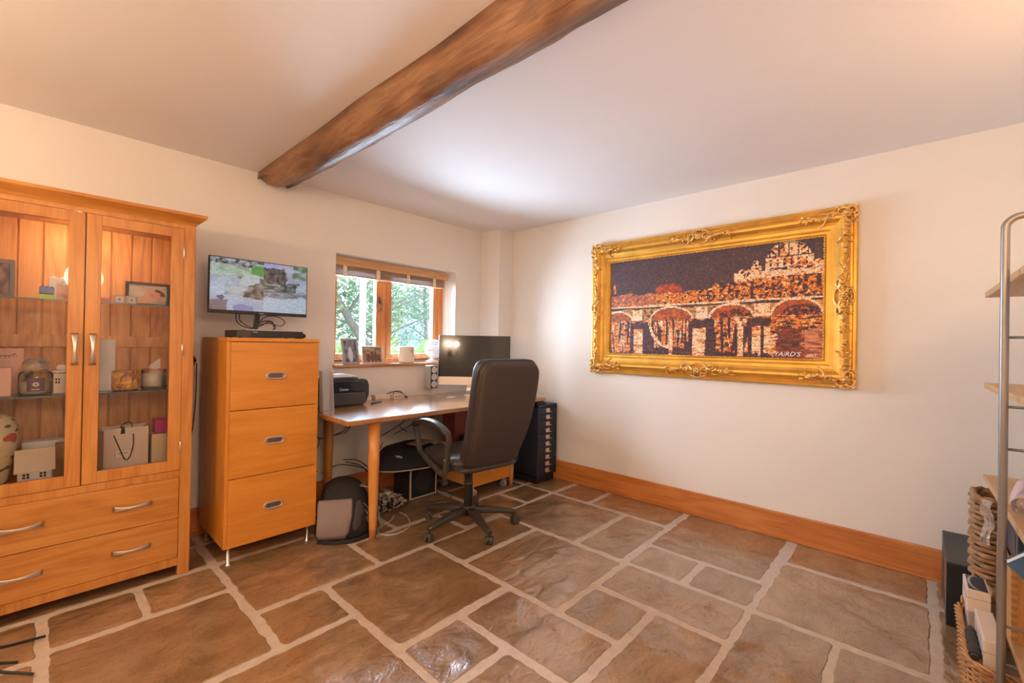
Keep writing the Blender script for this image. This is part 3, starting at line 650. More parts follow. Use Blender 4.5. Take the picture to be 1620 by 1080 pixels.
b = BM(); box(b, .222, .283, 2.93, 2.99, SH2+.001, 1.207, .002); box(b, .2225, .2825, 2.9297, 2.9303, 1.098, 1.0988, mi=0); solo('white_carton', b, whitepaper, 'tall plain white carton behind the orange candle', 'box', (.2525, 2.96, SH2+.001))
b = BM(); prism(b, [(.425, 1.0), (.478, 1.0), (.476, 1.110), (.430, 1.074)], 3.03, 3.034, 'xz'); prism(b, [(.425, SH2+.001), (.478, SH2+.001), (.478, 1.0), (.425, 1.0)], 3.03, 3.034, 'xz')
solo('folded_card', b, whitepaper, 'pale folded card standing behind the white candle tumbler', 'card', (.45, 3.032, SH2+.001))
# orange mottled tumbler candle
def orange_mat():
    m, t, bb = _nm('orange_mottled_glass'); tcn = t.nodes.new('ShaderNodeTexCoord'); n = t.nodes.new('ShaderNodeTexNoise'); n.inputs['Scale'].default_value = 34; n.inputs['Detail'].default_value = 5; n.inputs['Distortion'].default_value = 1.2
    r = t.nodes.new('ShaderNodeValToRGB'); t.links.new(tcn.outputs['Object'], n.inputs[0]); t.links.new(n.outputs[0], r.inputs[0]); t.links.new(r.outputs[0], bb.inputs['Base Color'])
    e = r.color_ramp.elements; e[0].position = .36; e[0].color = (.20, .08, .10, 1); e[1].position = .66; e[1].color = (.80, .52, .20, 1)
    for p, c in ((.44, (.62, .24, .02, 1)), (.55, (.72, .30, .03, 1))): x = e.new(p); x.color = c
    bb.inputs['Roughness'].default_value = .12; return m
b = BM(); R = .054
lathe(b, [(R*.86, 0), (R*.97, .006), (R, .018), (R, .094), (R*.99, .098), (R*.95, .099), (R*.93, .080), (.002, .080)], (.322, 2.935, SH2+.001), n=32)
solo('patterned_candle', b, orange_mat(), 'orange and purple mottled glass tumbler candle on the lower glass shelf', 'candle', (.322, 2.935, SH2+.001))
t_ = thing('tumbler_candle', 'white candle in a clear gold-rimmed tumbler on the lower glass shelf', 'candle', (.436, 2.94, SH2+.001)); c = (.436, 2.94, SH2+.001)
b = BM(); lathe(b, [(.046, .0), (.052, .006), (.053, .098)], c, cap=False, n=32); obj('tumbler', b, glass('jar_glass'), t_)
b = BM(); lathe(b, [(.045, .012), (.0505, .018), (.0505, .078), (.002, .079)], c, n=32); obj('wax', b, mat('white_wax', (.80, .70, .62), .45), t_)
b = BM(); tube(b, [(c[0]+.0535*math.cos(a), c[1]+.0535*math.sin(a), c[2]+.100) for a in [2*PI*k/32 for k in range(32)]], .0026, 8, True); obj('gold_rim', b, mat('gold_metal', (.75, .48, .18), .22, 1), t_)
# ---- cabinet floor
def vase_mat():
    m, t, bb = _nm('painted_vase'); N = t.nodes.new; L = t.links.new; tcn = N('ShaderNodeTexCoord')
    v1 = N('ShaderNodeTexVoronoi'); v1.inputs['Scale'].default_value = 13; v2 = N('ShaderNodeTexVoronoi'); v2.inputs['Scale'].default_value = 17
    n = N('ShaderNodeTexNoise'); n.inputs['Scale'].default_value = 30; ad = N('ShaderNodeVectorMath'); ad.operation = 'MULTIPLY_ADD'; ad.inputs[1].default_value = (.03, .03, .03)
    L(tcn.outputs['Object'], n.inputs[0]); L(n.outputs[1], ad.inputs[0]); L(tcn.outputs['Object'], ad.inputs[2]); L(ad.outputs[0], v1.inputs[0])
    mp = N('ShaderNodeMapping'); mp.inputs['Scale'].default_value = (1, 1, 2.0); mp.inputs['Location'].default_value = (.3, .2, .1); L(ad.outputs[0], mp.inputs[0]); L(mp.outputs[0], v2.inputs[0])
    def lt(src, thr):
        q = N('ShaderNodeMath'); q.operation = 'LESS_THAN'; q.inputs[1].default_value = thr; L(src, q.inputs[0]); return q
    a, c_ = lt(v1.outputs['Distance'], .27), lt(v2.outputs['Distance'], .27)
    m1 = N('ShaderNodeMixRGB'); m1.inputs[1].default_value = (.72, .58, .36, 1); m1.inputs[2].default_value = (.14, .15, .05, 1); L(c_.outputs[0], m1.inputs[0])
    m2 = N('ShaderNodeMixRGB'); m2.inputs[2].default_value = (.55, .09, .06, 1); L(a.outputs[0], m2.inputs[0]); L(m1.outputs[0], m2.inputs[1]); L(m2.outputs[0], bb.inputs['Base Color']); bb.inputs['Roughness'].default_value = .25
    return m
b = BM(); lathe(b, [(.045, 0), (.055, .004), (.062, .05), (.080, .15), (.090, .21), (.089, .27), (.074, .312), (.052, .328), (.046, .332), (.040, .328), (.036, .30), (.034, .05)], (-.122, 2.975, SH0+.001), n=40)
solo('flower_vase', b, vase_mat(), 'cream vase painted with red flowers and green leaves on the cabinet floor', 'vase', (-.122, 2.975, SH0+.001))
t_ = thing('white_house', 'white ceramic house with cut-out windows and a pale pitched roof', 'ornament', (.018, 2.93, SH0+.001)); wgl = mat('white_bisque', (.74, .66, .58), .5)
b = BM(); box(b, -.034, .072, 2.90, 2.985, SH0+.001, .622, .002); w_ = obj('walls', b, wgl, t_)
b = BM(); M = Matrix.Identity(4)
prism(b, [(2.888, .614), (2.942, .700), (2.996, .614), (2.996, .620), (2.942, .708), (2.888, .620)], -.044, .082, 'yz'); obj('roof', b, mat('pale_roof', (.74, .60, .44), .45), t_)
for cx in (-.008, .044):
    for cz in (.597, .566):
        b = BM()
        for i in (-1, 1):
            for j in (-1, 1): box(b, cx+i*.006-.0042, cx+i*.006+.0042, 2.8985, 2.901, cz+j*.006-.0042, cz+j*.006+.0042)
        obj('window', b, blackm, w_)
t_ = thing('white_gift_box', 'white lidded box with a small black knob behind the white house', 'box', (.05, 3.08, SH0+.001))
b = BM(); box(b, -.020, .118, 3.05, 3.12, SH0+.001, .690, .002); obj('box', b, whitepaper, t_); b = BM(); box(b, -.024, .122, 3.046, 3.124, .690, .722, .002); ld = obj('lid', b, whitepaper, t_)
b = BM(); ball(b, (.022, 3.048, .680), .007); obj('knob', b, blackm, t_)
b = BM(); box(b, .084, .150, 2.975, 3.035, SH0+.001, .712, .002); box(b, .0835, .1505, 2.9745, 3.0355, .695, .698); solo('kraft_box', b, mat('kraft_card', (.42, .26, .14), .6), 'brown cardboard box at the right of the white house', 'box', (.117, 3.005, SH0+.001))
# gift bag
t_ = thing('gift_bag', 'cream paper gift bag with black cord handles and a framed label', 'gift bag', (.335, 2.98, SH0+.001)); bagm = mat('cream_paper', (.74, .58, .47), .55)
b = BM(); BY = 2.93
for q in ([(.245, BY), (.418, BY), (.418, BY+.001), (.245, BY+.001)],): prism(b, q, SH0+.001, .765)
prism(b, [(.245, BY), (.246, BY), (.226, BY+.05), (.246, BY+.10), (.245, BY+.10), (.225, BY+.05)], SH0+.001, .758); prism(b, [(.417, BY), (.418, BY), (.400, BY+.05), (.418, BY+.10), (.417, BY+.10), (.399, BY+.05)], SH0+.001, .758)
prism(b, [(.245, BY+.10), (.418, BY+.10), (.418, BY+.101), (.245, BY+.101)], SH0+.001, .765); box(b, .246, .417, BY+.002, BY+.099, SH0+.001, SH0+.003)
obj('bag_body', b, bagm, t_)
b = BM()
tube(b, crom([(.283, BY-.003, .733), (.300, BY-.006, .680), (.322, BY-.007, .617), (.333, BY-.008, .606), (.345, BY-.007, .622), (.357, BY-.006, .675), (.357, BY-.003, .733)], 6), .0021, 8)
tube(b, crom([(.318, BY+.103, .73), (.322, BY+.09, .765), (.345, BY+.06, .785), (.362, BY+.09, .765), (.362, BY+.103, .73)], 6), .0021, 8)
obj('cord_handle', b, blackm, t_)
b = BM(); prism(b, [(.311, .770), (.322, .775), (.326, .738), (.308, .736)], BY-.004, BY-.002, 'xz'); obj('ribbon_end', b, blackm, t_)
b = BM(); box(b, .288, .350, BY-.0016, BY-.0004, .616, .658); lb = obj('label', b, mat('label_cream', (.80, .66, .52), .5), t_)
b = BM()
for r_ in ((.288, .350, .616, .6168), (.288, .350, .6572, .658), (.288, .2888, .616, .658), (.3492, .350, .616, .658)): box(b, r_[0], r_[1], BY-.0022, BY-.0014, r_[2], r_[3])
text_bm(b, 'ASTON', .0125, face_y(.319, BY-.0018, .640)); obj('lettering', b, mat('brown_ink', (.12, .08, .06), .6), lb)
b = BM(); box(b, .432, .522, 2.94, 3.04, SH0+.001, .716, .002); solo('cream_box', b, mat('cream_card', (.78, .62, .40), .5), 'tall cream box at the right end of the cabinet floor', 'box', (.477, 2.99, SH0+.001))
b = BM(); box(b, .446, .518, 2.945, 3.03, .717, .789, .002); solo('magenta_box', b, mat('magenta_card', (.52, .02, .16), .35), 'small bright magenta box on top of the tall cream box', 'box', (.482, 2.99, .717))

# ================================================================== FILING CABINET
fc = thing('filing_cabinet', 'tall cherry veneer cabinet of three drawers on thin steel legs', 'cabinet', (.945, 2.95, 0))
FX0, FX1, FYF, FYB = .703, 1.192, 2.70, 3.20
b = BM(); 
box(b, FX0, FX0+.018, FYF+.002, FYB, .10, 1.208, .002); box(b, FX1-.018, FX1, FYF+.002, FYB, .10, 1.208, .002)
box(b, FX0+.018, FX1-.018, FYF+.022, FYB, .10, .118); box(b, FX0+.018, FX1-.018, FYB-.012, FYB, .118, 1.208)
obj('carcass', b, VEN('Z'), fc)
b = BM(); box(b, FX0-.001, FX1+.002, FYF-.003, FYB+.001, 1.208, 1.229, .002); obj('top', b, VEN('X'), fc)
for zb, zt, hz in ((.836, 1.205, 1.016), (.469, .832, .650), (.100, .465, .283)):
    b = BM(); box(b, FX0+.0185, FX1-.001, FYF, FYF+.019, zb, zt, .0015)
    b2 = obj('drawer', b, VEN('X'), fc)
    b = BM(); cx = .948; W2, H2 = .050, .0165; R = H2
    def stad(w, h, y, n=10):
        r = h; return [Vector((cx+(w-r)*s+r*math.cos(a), y, hz+r*math.sin(a))) for s, a in [(1, -PI/2+PI*k/n) for k in range(n+1)]+[(-1, PI/2+PI*k/n) for k in range(n+1)]]
    ring = stad(W2, H2, FYF-.003); tube(b, ring, .0042, 8, True)
    vs = [b.verts.new(p+Vector((0, .0025, 0))) for p in stad(W2-.002, H2-.002, FYF-.002)]; f = b.faces.new(vs)
    h = obj('handle', b, steel, b2)
    b = BM(); vs = [b.verts.new(p) for p in stad(W2-.012, H2-.005, FYF-.0008)]; b.faces.new(vs); obj('recess', b, mat('dark_recess', (.16, .13, .11), .4, .7), h)
for x, y in ((.736, 2.735), (1.155, 2.735), (.736, 3.165), (1.155, 3.165)):
    b = BM(); lathe(b, [(.017, 0), (.017, .006), (.0095, .010), (.0095, .100)], (x, y, 0), n=18); obj('leg', b, steel, fc)
# video recorder, monitor, mouse, cables
t_ = thing('video_recorder', 'slim black video recorder on top of the cherry cabinet', 'recorder', (.96, 2.95, 1.229))
b = BM(); box(b, .775, 1.135, 2.80, 3.03, 1.232, 1.272, .003); [cyl(b, (x, y, 1.229), (x, y, 1.234), .009) for x in (.80, 1.11) for y in (2.83, 3.0)]
obj('case', b, mat('recorder_grey', (.06, .055, .055), .45, .3), t_)
b = BM(); box(b, .845, 1.132, 2.7965, 2.8005, 1.234, 1.2695, .001); fp = obj('front_panel', b, blackp, t_)
b = BM(); box(b, .853, .880, 2.7955, 2.797, 1.260, 1.2635); obj('badge', b, mat('badge_grey', (.45, .45, .45), .5), fp)
b = BM(); [box(b, x, x+.005, 2.7955, 2.797, 1.255, 1.259) for x in (1.03, 1.045, 1.06)]; obj('indicator_light', b, mat('indicator_red', (.5, .05, .03), .4), fp)
def cctv(u, v):
    half = u < .52; u += .035*nz(u, v, 7, 51)+.012*nz(u, v, 30, 52); v += .05*nz(u, v, 6, 53)+.02*nz(u, v, 28, 54); u = min(u, .519) if half else max(u, .521)
    k = 1+.28*nz(u, v, 34, 55)+.16*nz(u, v, 90, 56); c = cctv0(u, v); return tuple(x*k*.92 for x in c)
def cctv0(u, v):
    def L_(r, g, b_): return lin(r, g, b_)
    if u < .52:
        c = mixc(L_(205, 215, 235), L_(175, 185, 210), .5+nz(u, v, 4, 11))
        if v > .86: c = mixc(L_(60, 62, 70), L_(190, 195, 200), .5+nz(u, v, 26, 2)*1.4)
        elif v > .66: c = mixc(L_(150, 180, 150), L_(200, 215, 205), .5+nz(u, v, 9, 3)*1.2)
        if u > .40 and v > .74 and (u-.47)**2/.006+(v-.82)**2/.012 < 1: c = L_(90, 165, 80)
        if .56 < v < .66 and v > .70-.25*u: c = mixc(L_(90, 80, 95), L_(205, 205, 225), .5+nz(u, v, 16, 4)*1.3)
        if v < .66 and u > .36+.25*(v-.5) and v > .3-.1*u: c = mixc(L_(40, 38, 42), L_(150, 145, 150), .45+nz(u, v, 13, 5)*1.5)
        if .28 < u < .48 and .5 < v < .72 and abs((v-.5)-(u-.28)*1.0) < .12: c = L_(195, 210, 215)
        if u < .33 and .30 < v < .50 and u > .13: c = mixc(L_(120, 140, 140), L_(195, 205, 210), .5+nz(u, v, 6, 7))
        if v < .18 and u < .16: c = L_(150, 125, 130)
        if (u-.09)**2/.0012+(v-.24)**2/.003 < 1: c = L_(110, 105, 135)
        if v < .12 and .22 < u < .42: c = L_(150, 150, 205)
        return c
    c = mixc(L_(165, 165, 195), L_(200, 200, 220), .5+nz(u, v, 5, 21))
    if v > .88 and u < .68: c = L_(180, 180, 230)
    if .62 < v < .9 and u < .76: c = mixc(L_(45, 42, 48), L_(120, 110, 112), .5+nz(u*1.0, v*.4, 24, 22)*1.5)
    if v > .7 and u > .84: c = mixc(L_(90, 125, 100), L_(190, 205, 200), .5+nz(u, v, 12, 23)*1.4)
    if .44 < v < .62: c = mixc(L_(55, 65, 62), L_(130, 140, 145), .5+nz(u, v, 18, 24)*1.5) if u < .92-(.62-v)*.2 else L_(190, 195, 220)
    if .30 < v <= .44: c = mixc(L_(95, 92, 100), L_(175, 180, 190), .5+nz(u, v*3, 9, 25))
    if v <= .30+.02*math.sin(u*8) and u < 1.02-(.3-v)*.1: c = mixc(L_(190, 205, 225), L_(205, 220, 235), .5+nz(u, v, 40, 26))
    if abs(v-.55-.03*(1-u)) < .006 and .54 < u < .70: c = L_(235, 235, 240)
    return c
t_ = thing('security_monitor', 'thin black monitor showing camera views, standing on the video recorder', 'monitor', (.945, 3.0, 1.2725))
b = BM(); box(b, .682, 1.238, 3.0, 3.022, 1.372, 1.702, .003); box(b, .80, 1.12, 3.02, 3.045, 1.42, 1.60, .01); pn = obj('panel', b, blackp, t_)
b = BM(); gridcol(b, (.688, 2.9995, 1.392), (.544, 0, 0), (0, 0, .305), 150, 84, cctv); obj('screen', b, vcol('lit_screen', .2, emit=.6), pn, recalc=False)
b = BM(); box(b, .95, .975, 2.9985, 3.0005, 1.378, 1.382); obj('badge', b, mat('badge_grey', (.45, .45, .45), .5), pn)
b = BM(); box(b, .935, .965, 3.024, 3.038, 1.285, 1.46, .004, M=Matrix.Translation((.95, 3.03, 1.37)) @ Matrix.Rotation(.14, 4, 'Y') @ Matrix.Translation((-.95, -3.03, -1.37))); obj('stand', b, blackp, t_)
b = BM(); prism(b, [(.85, 2.90), (1.05, 2.90), (1.03, 3.08), (.87, 3.08)], 1.2728, 1.280, bev=.002); obj('base', b, silver, t_)
b = BM(); ball(b, (1.158, 2.90, 1.2475), .030, .052, .0185); solo('computer_mouse', b, blackp, 'black computer mouse beside the video recorder', 'mouse', (1.158, 2.90, 1.2295))
b = BM()
for pts in ([(.83, 3.03, 1.40), (.845, 3.06, 1.33), (.89, 3.09, 1.30), (.94, 3.09, 1.285)], [(.87, 3.04, 1.42), (.86, 3.07, 1.35), (.90, 3.09, 1.31), (.96, 3.08, 1.283)],
            [(.96, 3.09, 1.29), (1.0, 3.07, 1.36), (1.07, 3.06, 1.37), (1.12, 3.06, 1.34), (1.10, 3.07, 1.31), (1.03, 3.08, 1.325), (.97, 3.08, 1.31)], [(.95, 3.09, 1.30), (.99, 3.05, 1.335), (1.04, 3.05, 1.335), (1.06, 3.07, 1.30), (1.07, 3.09, 1.25)],
            [(.93, 3.10, 1.285), (.99, 3.08, 1.31), (1.03, 3.07, 1.335), (1.07, 3.07, 1.30), (1.05, 3.09, 1.28)]):
    tube(b, crom(pts, 8), .0028, 6)
solo('monitor_cables', b, blackp, 'tangle of thin black cables behind the security monitor stand', 'cable', (.95, 3.07, 1.28))
b = BM(); tube(b, crom([(.605, 3.285, 1.35), (.625, 3.275, 1.20), (.655, 3.24, 1.12), (.67, 3.22, 1.06)], 6), .003, 6); ball(b, (.662, 3.23, 1.105), .010, .012, .032, M=Matrix.Rotation(-.5, 4, 'Y')); tube(b, crom([(.68, 3.22, 1.07), (.685, 3.26, .8), (.66, 3.27, .58), (.60, 3.27, .52)], 6), .003, 6)
solo('hanging_cable', b, blackp, 'black cable and plug hanging behind the gap between the two cabinets', 'cable', (.66, 3.27, .5))

# ================================================================== DESK
DZ = .755; DX0, DX1, DY0, DY1 = 1.245, 3.075, 2.42, 3.262
dk = thing('desk', 'long beech veneer desk on round tapered legs under the window', 'desk', (2.16, 2.85, 0))
b = BM(); box(b, DX0, DX1, DY0, DY1, DZ-.028, DZ, .002); obj('tabletop', b, DSK('X'), dk)
for x, y in ((1.452, 2.487), (1.47, 3.15), (2.835, 2.60), (2.86, 3.15)):
    b = BM(); lathe(b, [(.0185, 0), (.0235, .08), (.0235, .083), (.034, .45), (.036, DZ-.028)], (x, y, 0), n=24); obj('leg', b, LEGW('Z'), dk)
# printer
t_ = thing('printer', 'glossy black printer with rounded sides at the left end of the desk', 'printer', (1.49, 3.08, DZ))
b = BM(); sec = []
PX0, PX1 = 1.265, 1.70; PY0, PY1 = 2.985, 3.245
prof = [(0, .0), (.40, .0), (.425, .02), (.442, .07), (.442, .135), (.430, .170), (.40, .183), (0, .183)]
prism(b, [(PX0+.004+x*.98, DZ+.008+z) for x, z in prof], PY0+.012, PY1, 'xz', .008); box(b, PX0+.02, PX0+.40, PY0+.03, PY1-.02, DZ, DZ+.012)
obj('case', b, mat('piano_black', (.012, .013, .017), .12, coat=.5), t_)
b = BM(); box(b, PX0+.01, PX0+.405, PY0-.002, PY0+.014, DZ+.012, DZ+.098, .006); obj('output_flap', b, mat('printer_grey', (.06, .06, .065), .22), t_)
b = BM(); box(b, PX0+.01, PX0+.40, PY0+.0, PY0+.014, DZ+.101, DZ+.182, .006); fr_ = obj('front_panel', b, mat('piano_black', (.012, .013, .017), .12), t_)
b = BM(); text_bm(b, 'Canon', .026, face_y(1.500, PY0-.0008, DZ+.122), .0006); obj('lettering', b, mat('white_print', (.8, .8, .8), .5), fr_)
b = BM(); box(b, PX0+.02, PX0+.36, PY0+.03, PY1-.03, DZ+.1915, DZ+.203, .004); solo('document_wallet', b, mat('dark_wallet', (.05, .05, .055), .4), 'dark flat case lying on the printer under the white folder', 'case', (1.45, 3.1, DZ+.1915))
b = BM(); box(b, PX0+.015, PX0+.345, PY0+.04, PY1-.02, DZ+.204, DZ+.218, .006); box(b, PX0+.015, PX0+.30, PY0+.05, PY1-.03, DZ+.2175, DZ+.226, .004); solo('white_folder', b, mat('white_gloss', (.82, .82, .84), .2), 'glossy white folder lying on top of the dark flat case', 'folder', (1.43, 3.1, DZ+.204))
# acrylic leaflet holder
b = BM(); prism(b, [(2.83, DZ), (2.885, DZ+.0), (2.90, DZ+.012), (2.905, DZ+.27), (2.902, DZ+.27), (2.895, DZ+.015), (2.88, DZ+.004), (2.83, DZ+.003)], 1.285, 1.358, 'yz'); 
for x in (1.285, 1.356): prism(b, [(2.83, DZ), (2.90, DZ), (2.905, DZ+.27), (2.86, DZ+.262)], x, x+.002, 'yz')
solo('leaflet_holder', b, mat('milky_acrylic', (.80, .80, .83), .12, trans=.35), 'milky clear acrylic leaflet holder on the left corner of the desk', 'leaflet holder', (1.32, 2.87, DZ))
# little boxes and hub near the wall
b = BM(); box(b, 1.775, 1.835, 3.19, 3.235, DZ, DZ+.030, .004); solo('power_adapter', b, mat('warm_white_plastic', (.78, .66, .52), .4), 'small white adapter between the printer and the white network box', 'adapter', (1.80, 3.21, DZ))
b = BM(); box(b, 1.86, 1.995, 3.18, 3.25, DZ, DZ+.036, .005); box(b, 1.875, 1.98, 3.1785, 3.181, DZ+.008, DZ+.028); solo('network_box', b, mat('warm_white_plastic', (.78, .66, .52), .4), 'low white network box against the wall under the window', 'network box', (1.93, 3.21, DZ))
t_ = thing('usb_hub', 'small cream hub with a looped black cable beside the network box', 'hub', (2.06, 3.2, DZ))
b = BM(); box(b, 2.015, 2.105, 3.16, 3.225, DZ, DZ+.032, .004); hb = obj('case', b, mat('warm_white_plastic', (.78, .66, .52), .4), t_)
b = BM(); [box(b, x, x+.013, 3.158, 3.1605, DZ+.012, DZ+.020) for x in (2.03, 2.055, 2.08)]; obj('port', b, blackm, hb)
b = BM(); tube(b, crom([(1.97, 3.20, DZ+.040), (2.0, 3.19, DZ+.050), (2.06, 3.185, DZ+.058), (2.10, 3.19, DZ+.052), (2.125, 3.18, DZ+.02), (2.14, 3.15, DZ+.004), (2.15, 3.20, DZ+.004)], 6), .003, 6); tube(b, crom([(2.02, 3.17, DZ+.036), (2.04, 3.20, DZ+.052), (2.09, 3.21, DZ+.046), (2.11, 3.19, DZ+.036)], 6), .003, 6); obj('cable', b, blackm, t_)
b = BM(); cyl(b, (1.71, 2.985, DZ+.005), (1.83, 3.045, DZ+.005), .0045, 10); lathe(b, [(.0045, 0), (.001, .010)], M=Matrix.Translation((1.83, 3.045, DZ+.005)) @ Vector((.12, .06, 0)).to_track_quat('Z', 'Y').to_matrix().to_4x4(), n=10); solo('pen', b, mat('blue_pen', (.02, .04, .16), .3), 'dark blue pen lying beside the printer', 'pen', (1.77, 3.015, DZ))
# three-driver speaker
t_ = thing('desktop_speaker', 'small upright speaker with three round silver cones beside the computer', 'speaker', (2.43, 3.19, DZ))
b = BM(); box(b, 2.372, 2.454, 3.155, 3.235, DZ+.058, DZ+.262, .006); bd = obj('cabinet', b, mat('speaker_silver', (.48, .46, .46), .35, .2), t_)
b = BM(); box(b, 2.378, 2.448, 3.150, 3.156, DZ+.063, DZ+.257, .004); g = obj('front_panel', b, mat('speaker_dark', (.06, .055, .05), .5), bd)
for k in range(3):
    zc = DZ+.098+k*.063; b = BM(); M = Matrix.Translation((2.413, 3.150, zc)) @ Matrix.Rotation(PI/2, 4, 'X')
    lathe(b, [(.028, 0), (.028, .003), (.024, .004), (.010, -.002), (.008, .003), (.001, .005)], M=M, n=28); obj('cone', b, mat('cone_silver', (.80, .76, .74), .45), bd)
b = BM(); cyl(b, (2.413, 3.19, DZ+.008), (2.413, 3.19, DZ+.060), .010); lathe(b, [(.036, 0), (.036, .006), (.012, .010)], (2.413, 3.19, DZ), n=28); obj('stand', b, mat('speaker_silver', (.48, .46, .46), .35, .2), t_)
# all-in-one computer (screen back towards the corner)
t_ = thing('desktop_computer', 'slim silver all-in-one computer with a large dark screen at the right of the desk', 'computer', (2.72, 2.965, DZ), math.radians(-47.0))
TL = Matrix.Translation((0, 0, .33)) @ Matrix.Rotation(math.radians(-3.0), 4, 'X') @ Matrix.Translation((0, 0, -.33))
b = BM(); box(b, -.325, .325, 0, .006, .085, .535, .004, M=TL)
secs = [((0, .006, .31), (1, 0, 0), (0, 0, 1), .646, .446, 14), ((0, .014, .31), (1, 0, 0), (0, 0, 1), .60, .40, 8), ((0, .030, .31), (1, 0, 0), (0, 0, 1), .40, .26, 4), ((0, .040, .31), (1, 0, 0), (0, 0, 1), .12, .08, 3)]
q = BM(); loft(q, secs, 40); bmesh.ops.transform(q, matrix=TL, verts=q.verts); merge(b, q); hs = obj('housing', b, mat('aluminium', (.70, .67, .64), .3, .85), t_, local=True)
b = BM(); box(b, -.3235, .3235, -.0018, .001, .160, .5335, .001, M=TL); obj('screen', b, mat('dark_screen', (.010, .011, .012), .045, spec=.6), hs, local=True)
b = BM(); box(b, -.3235, .3235, -.0016, .001, .0865, .160, .001, M=TL); ch_ = obj('chin', b, mat('chin_aluminium', (.78, .68, .60), .35, .35), hs, local=True)
b = BM(); pts = crom([(0, .045, .27), (0, .085, .20), (0, .105, .08), (0, .098, .012), (0, .04, .004), (0, -.055, .004)], 6); sweep(b, pts, .17, .007, n=12, e=5, side=(1, 0, 0)); obj('stand', b, mat('aluminium', (.70, .67, .64), .3, .85), t_, local=True)
b = BM(); box(b, -.06, .06, -.045, .045, 0, .012, .004); obj_ = solo('small_remote', b, whitep, 'small white remote lying in front of the all-in-one computer', 'remote', (2.43, 2.93, DZ), local=True, rotz=.4); obj_.scale = (.6, .6, .6)
# ================================================================== WINDOW BLIND and sill things
t_ = thing('wooden_blind', 'raised wooden slatted blind with cream tapes at the top of the window', 'blind', (2.17, 3.40, 1.745))
bl = wood('blind_wood', (.60, .36, .18), (.54, .29, .13), (.46, .22, .09), 'X', rough=.45)
b = BM(); box(b, 1.60, 2.735, 3.378, 3.388, 1.822, 1.889, .003); box(b, 2.727, 2.735, 3.388, 3.45, 1.822, 1.889, .002); obj('valance', b, bl, t_)
b = BM(); box(b, 1.605, 2.725, 3.392, 3.45, 1.85, 1.898); obj('headrail', b, silver, t_)
b = BM()
for k in range(15):
    z = 1.759+k*.0058; box(b, 1.605, 2.705, 3.386, 3.436, z, z+.0030, .0012, 1, M=Matrix.Translation((0, rnd.uniform(-.001, .001), 0)))
o = obj('slats', b, wood('slat_wood', (.60, .42, .30), (.52, .36, .25), (.42, .28, .19), 'X', rough=.5), t_)
b = BM(); box(b, 1.605, 2.705, 3.386, 3.436, 1.743, 1.757, .004); obj('bottom_rail', b, bl, t_)
for x in (1.69, 1.985, 2.285, 2.575):
    b = BM(); box(b, x-.017, x+.017, 3.3815, 3.3835, 1.738, 1.852, .0005); box(b, x-.017, x+.017, 3.3815, 3.44, 1.7395, 1.7415, .0005); obj('tape', b, mat('tape_cream', (.80, .66, .50), .8), t_)
b = BM(); tube(b, [(2.69, 3.37, 1.83), (2.715, 3.37, 1.4), (2.72, 3.375, 1.25)], .0014, 6); tube(b, [(2.70, 3.372, 1.83), (2.738, 3.372, 1.4), (2.745, 3.375, 1.25)], .0014, 6); obj('pull_cord', b, mat('tape_cream', (.8, .66, .5), .8), t_)
SZ = 1.037
pewter = mat('pewter_frame', (.42, .41, .40), .3, .5)
def wed(u, v):
    c = mixc(lin(70, 75, 85), lin(150, 155, 170), .5+nz(u, v, 5, 31)); 
    if (u-.5)**2/.03+(v-.35)**2/.12 < 1: c = lin(210, 215, 230)
    return c
def grp(u, v):
    c = mixc(lin(190, 170, 140), lin(120, 105, 90), .5+nz(u, v, 5, 33))
    for k, (a, h) in enumerate(((.3, .62), (.5, .75), (.68, .7), (.85, .55))):
        if (u-a)**2/.010+(v-h*.5)**2/(h*h*.25) < 1: c = mixc(lin(140, 90, 75), lin(80, 70, 75), .5+nz(u, v, 14, 34+k))
    return c
pf = pic('framed_photo', 'tall pewter photo frame leaning on the windowsill', -.074, .074, 0, .212, 0, pewter, wed, lean=.26, bw=.017); pf.location = (1.735, 3.325, SZ); pf.rotation_euler = (-.24, 0, .10)
pf = pic('framed_photo', 'silver landscape frame with a group photo on the windowsill', -.093, .093, 0, .148, 0, mat('bright_silver_frame', (.75, .73, .72), .25, .6), grp, lean=.26, bw=.010); pf.location = (1.93, 3.345, SZ); pf.rotation_euler = (-.20, 0, -.06)
t_ = thing('ceramic_pot', 'tall white lidded ceramic pot with a small relief on the windowsill', 'pot', (2.27, 3.37, SZ))
b = BM(); lathe(b, [(.058, 0), (.066, .004), (.068, .03), (.068, .125), (.070, .130), (.070, .142), (.064, .146), (.058, .140), (.054, .02)], (2.27, 3.37, SZ), n=36); obj('pot', b, mat('ivory_ceramic', (.80, .74, .66), .3), t_)
b = BM(); zc = SZ+.105
for k in range(7): a = k*2*PI/7; ball(b, (2.285+.014*math.cos(a), 3.305, zc+.014*math.sin(a)), .010, .004, .010, u=10, v=6)
ball(b, (2.285, 3.302, zc), .007, .005, .007); tube(b, crom([(2.285, 3.304, zc-.015), (2.292, 3.302, zc-.035), (2.288, 3.302, zc-.055)], 5), .003, 6); obj('relief_flower', b, mat('relief_tan', (.62, .50, .38), .4), t_)
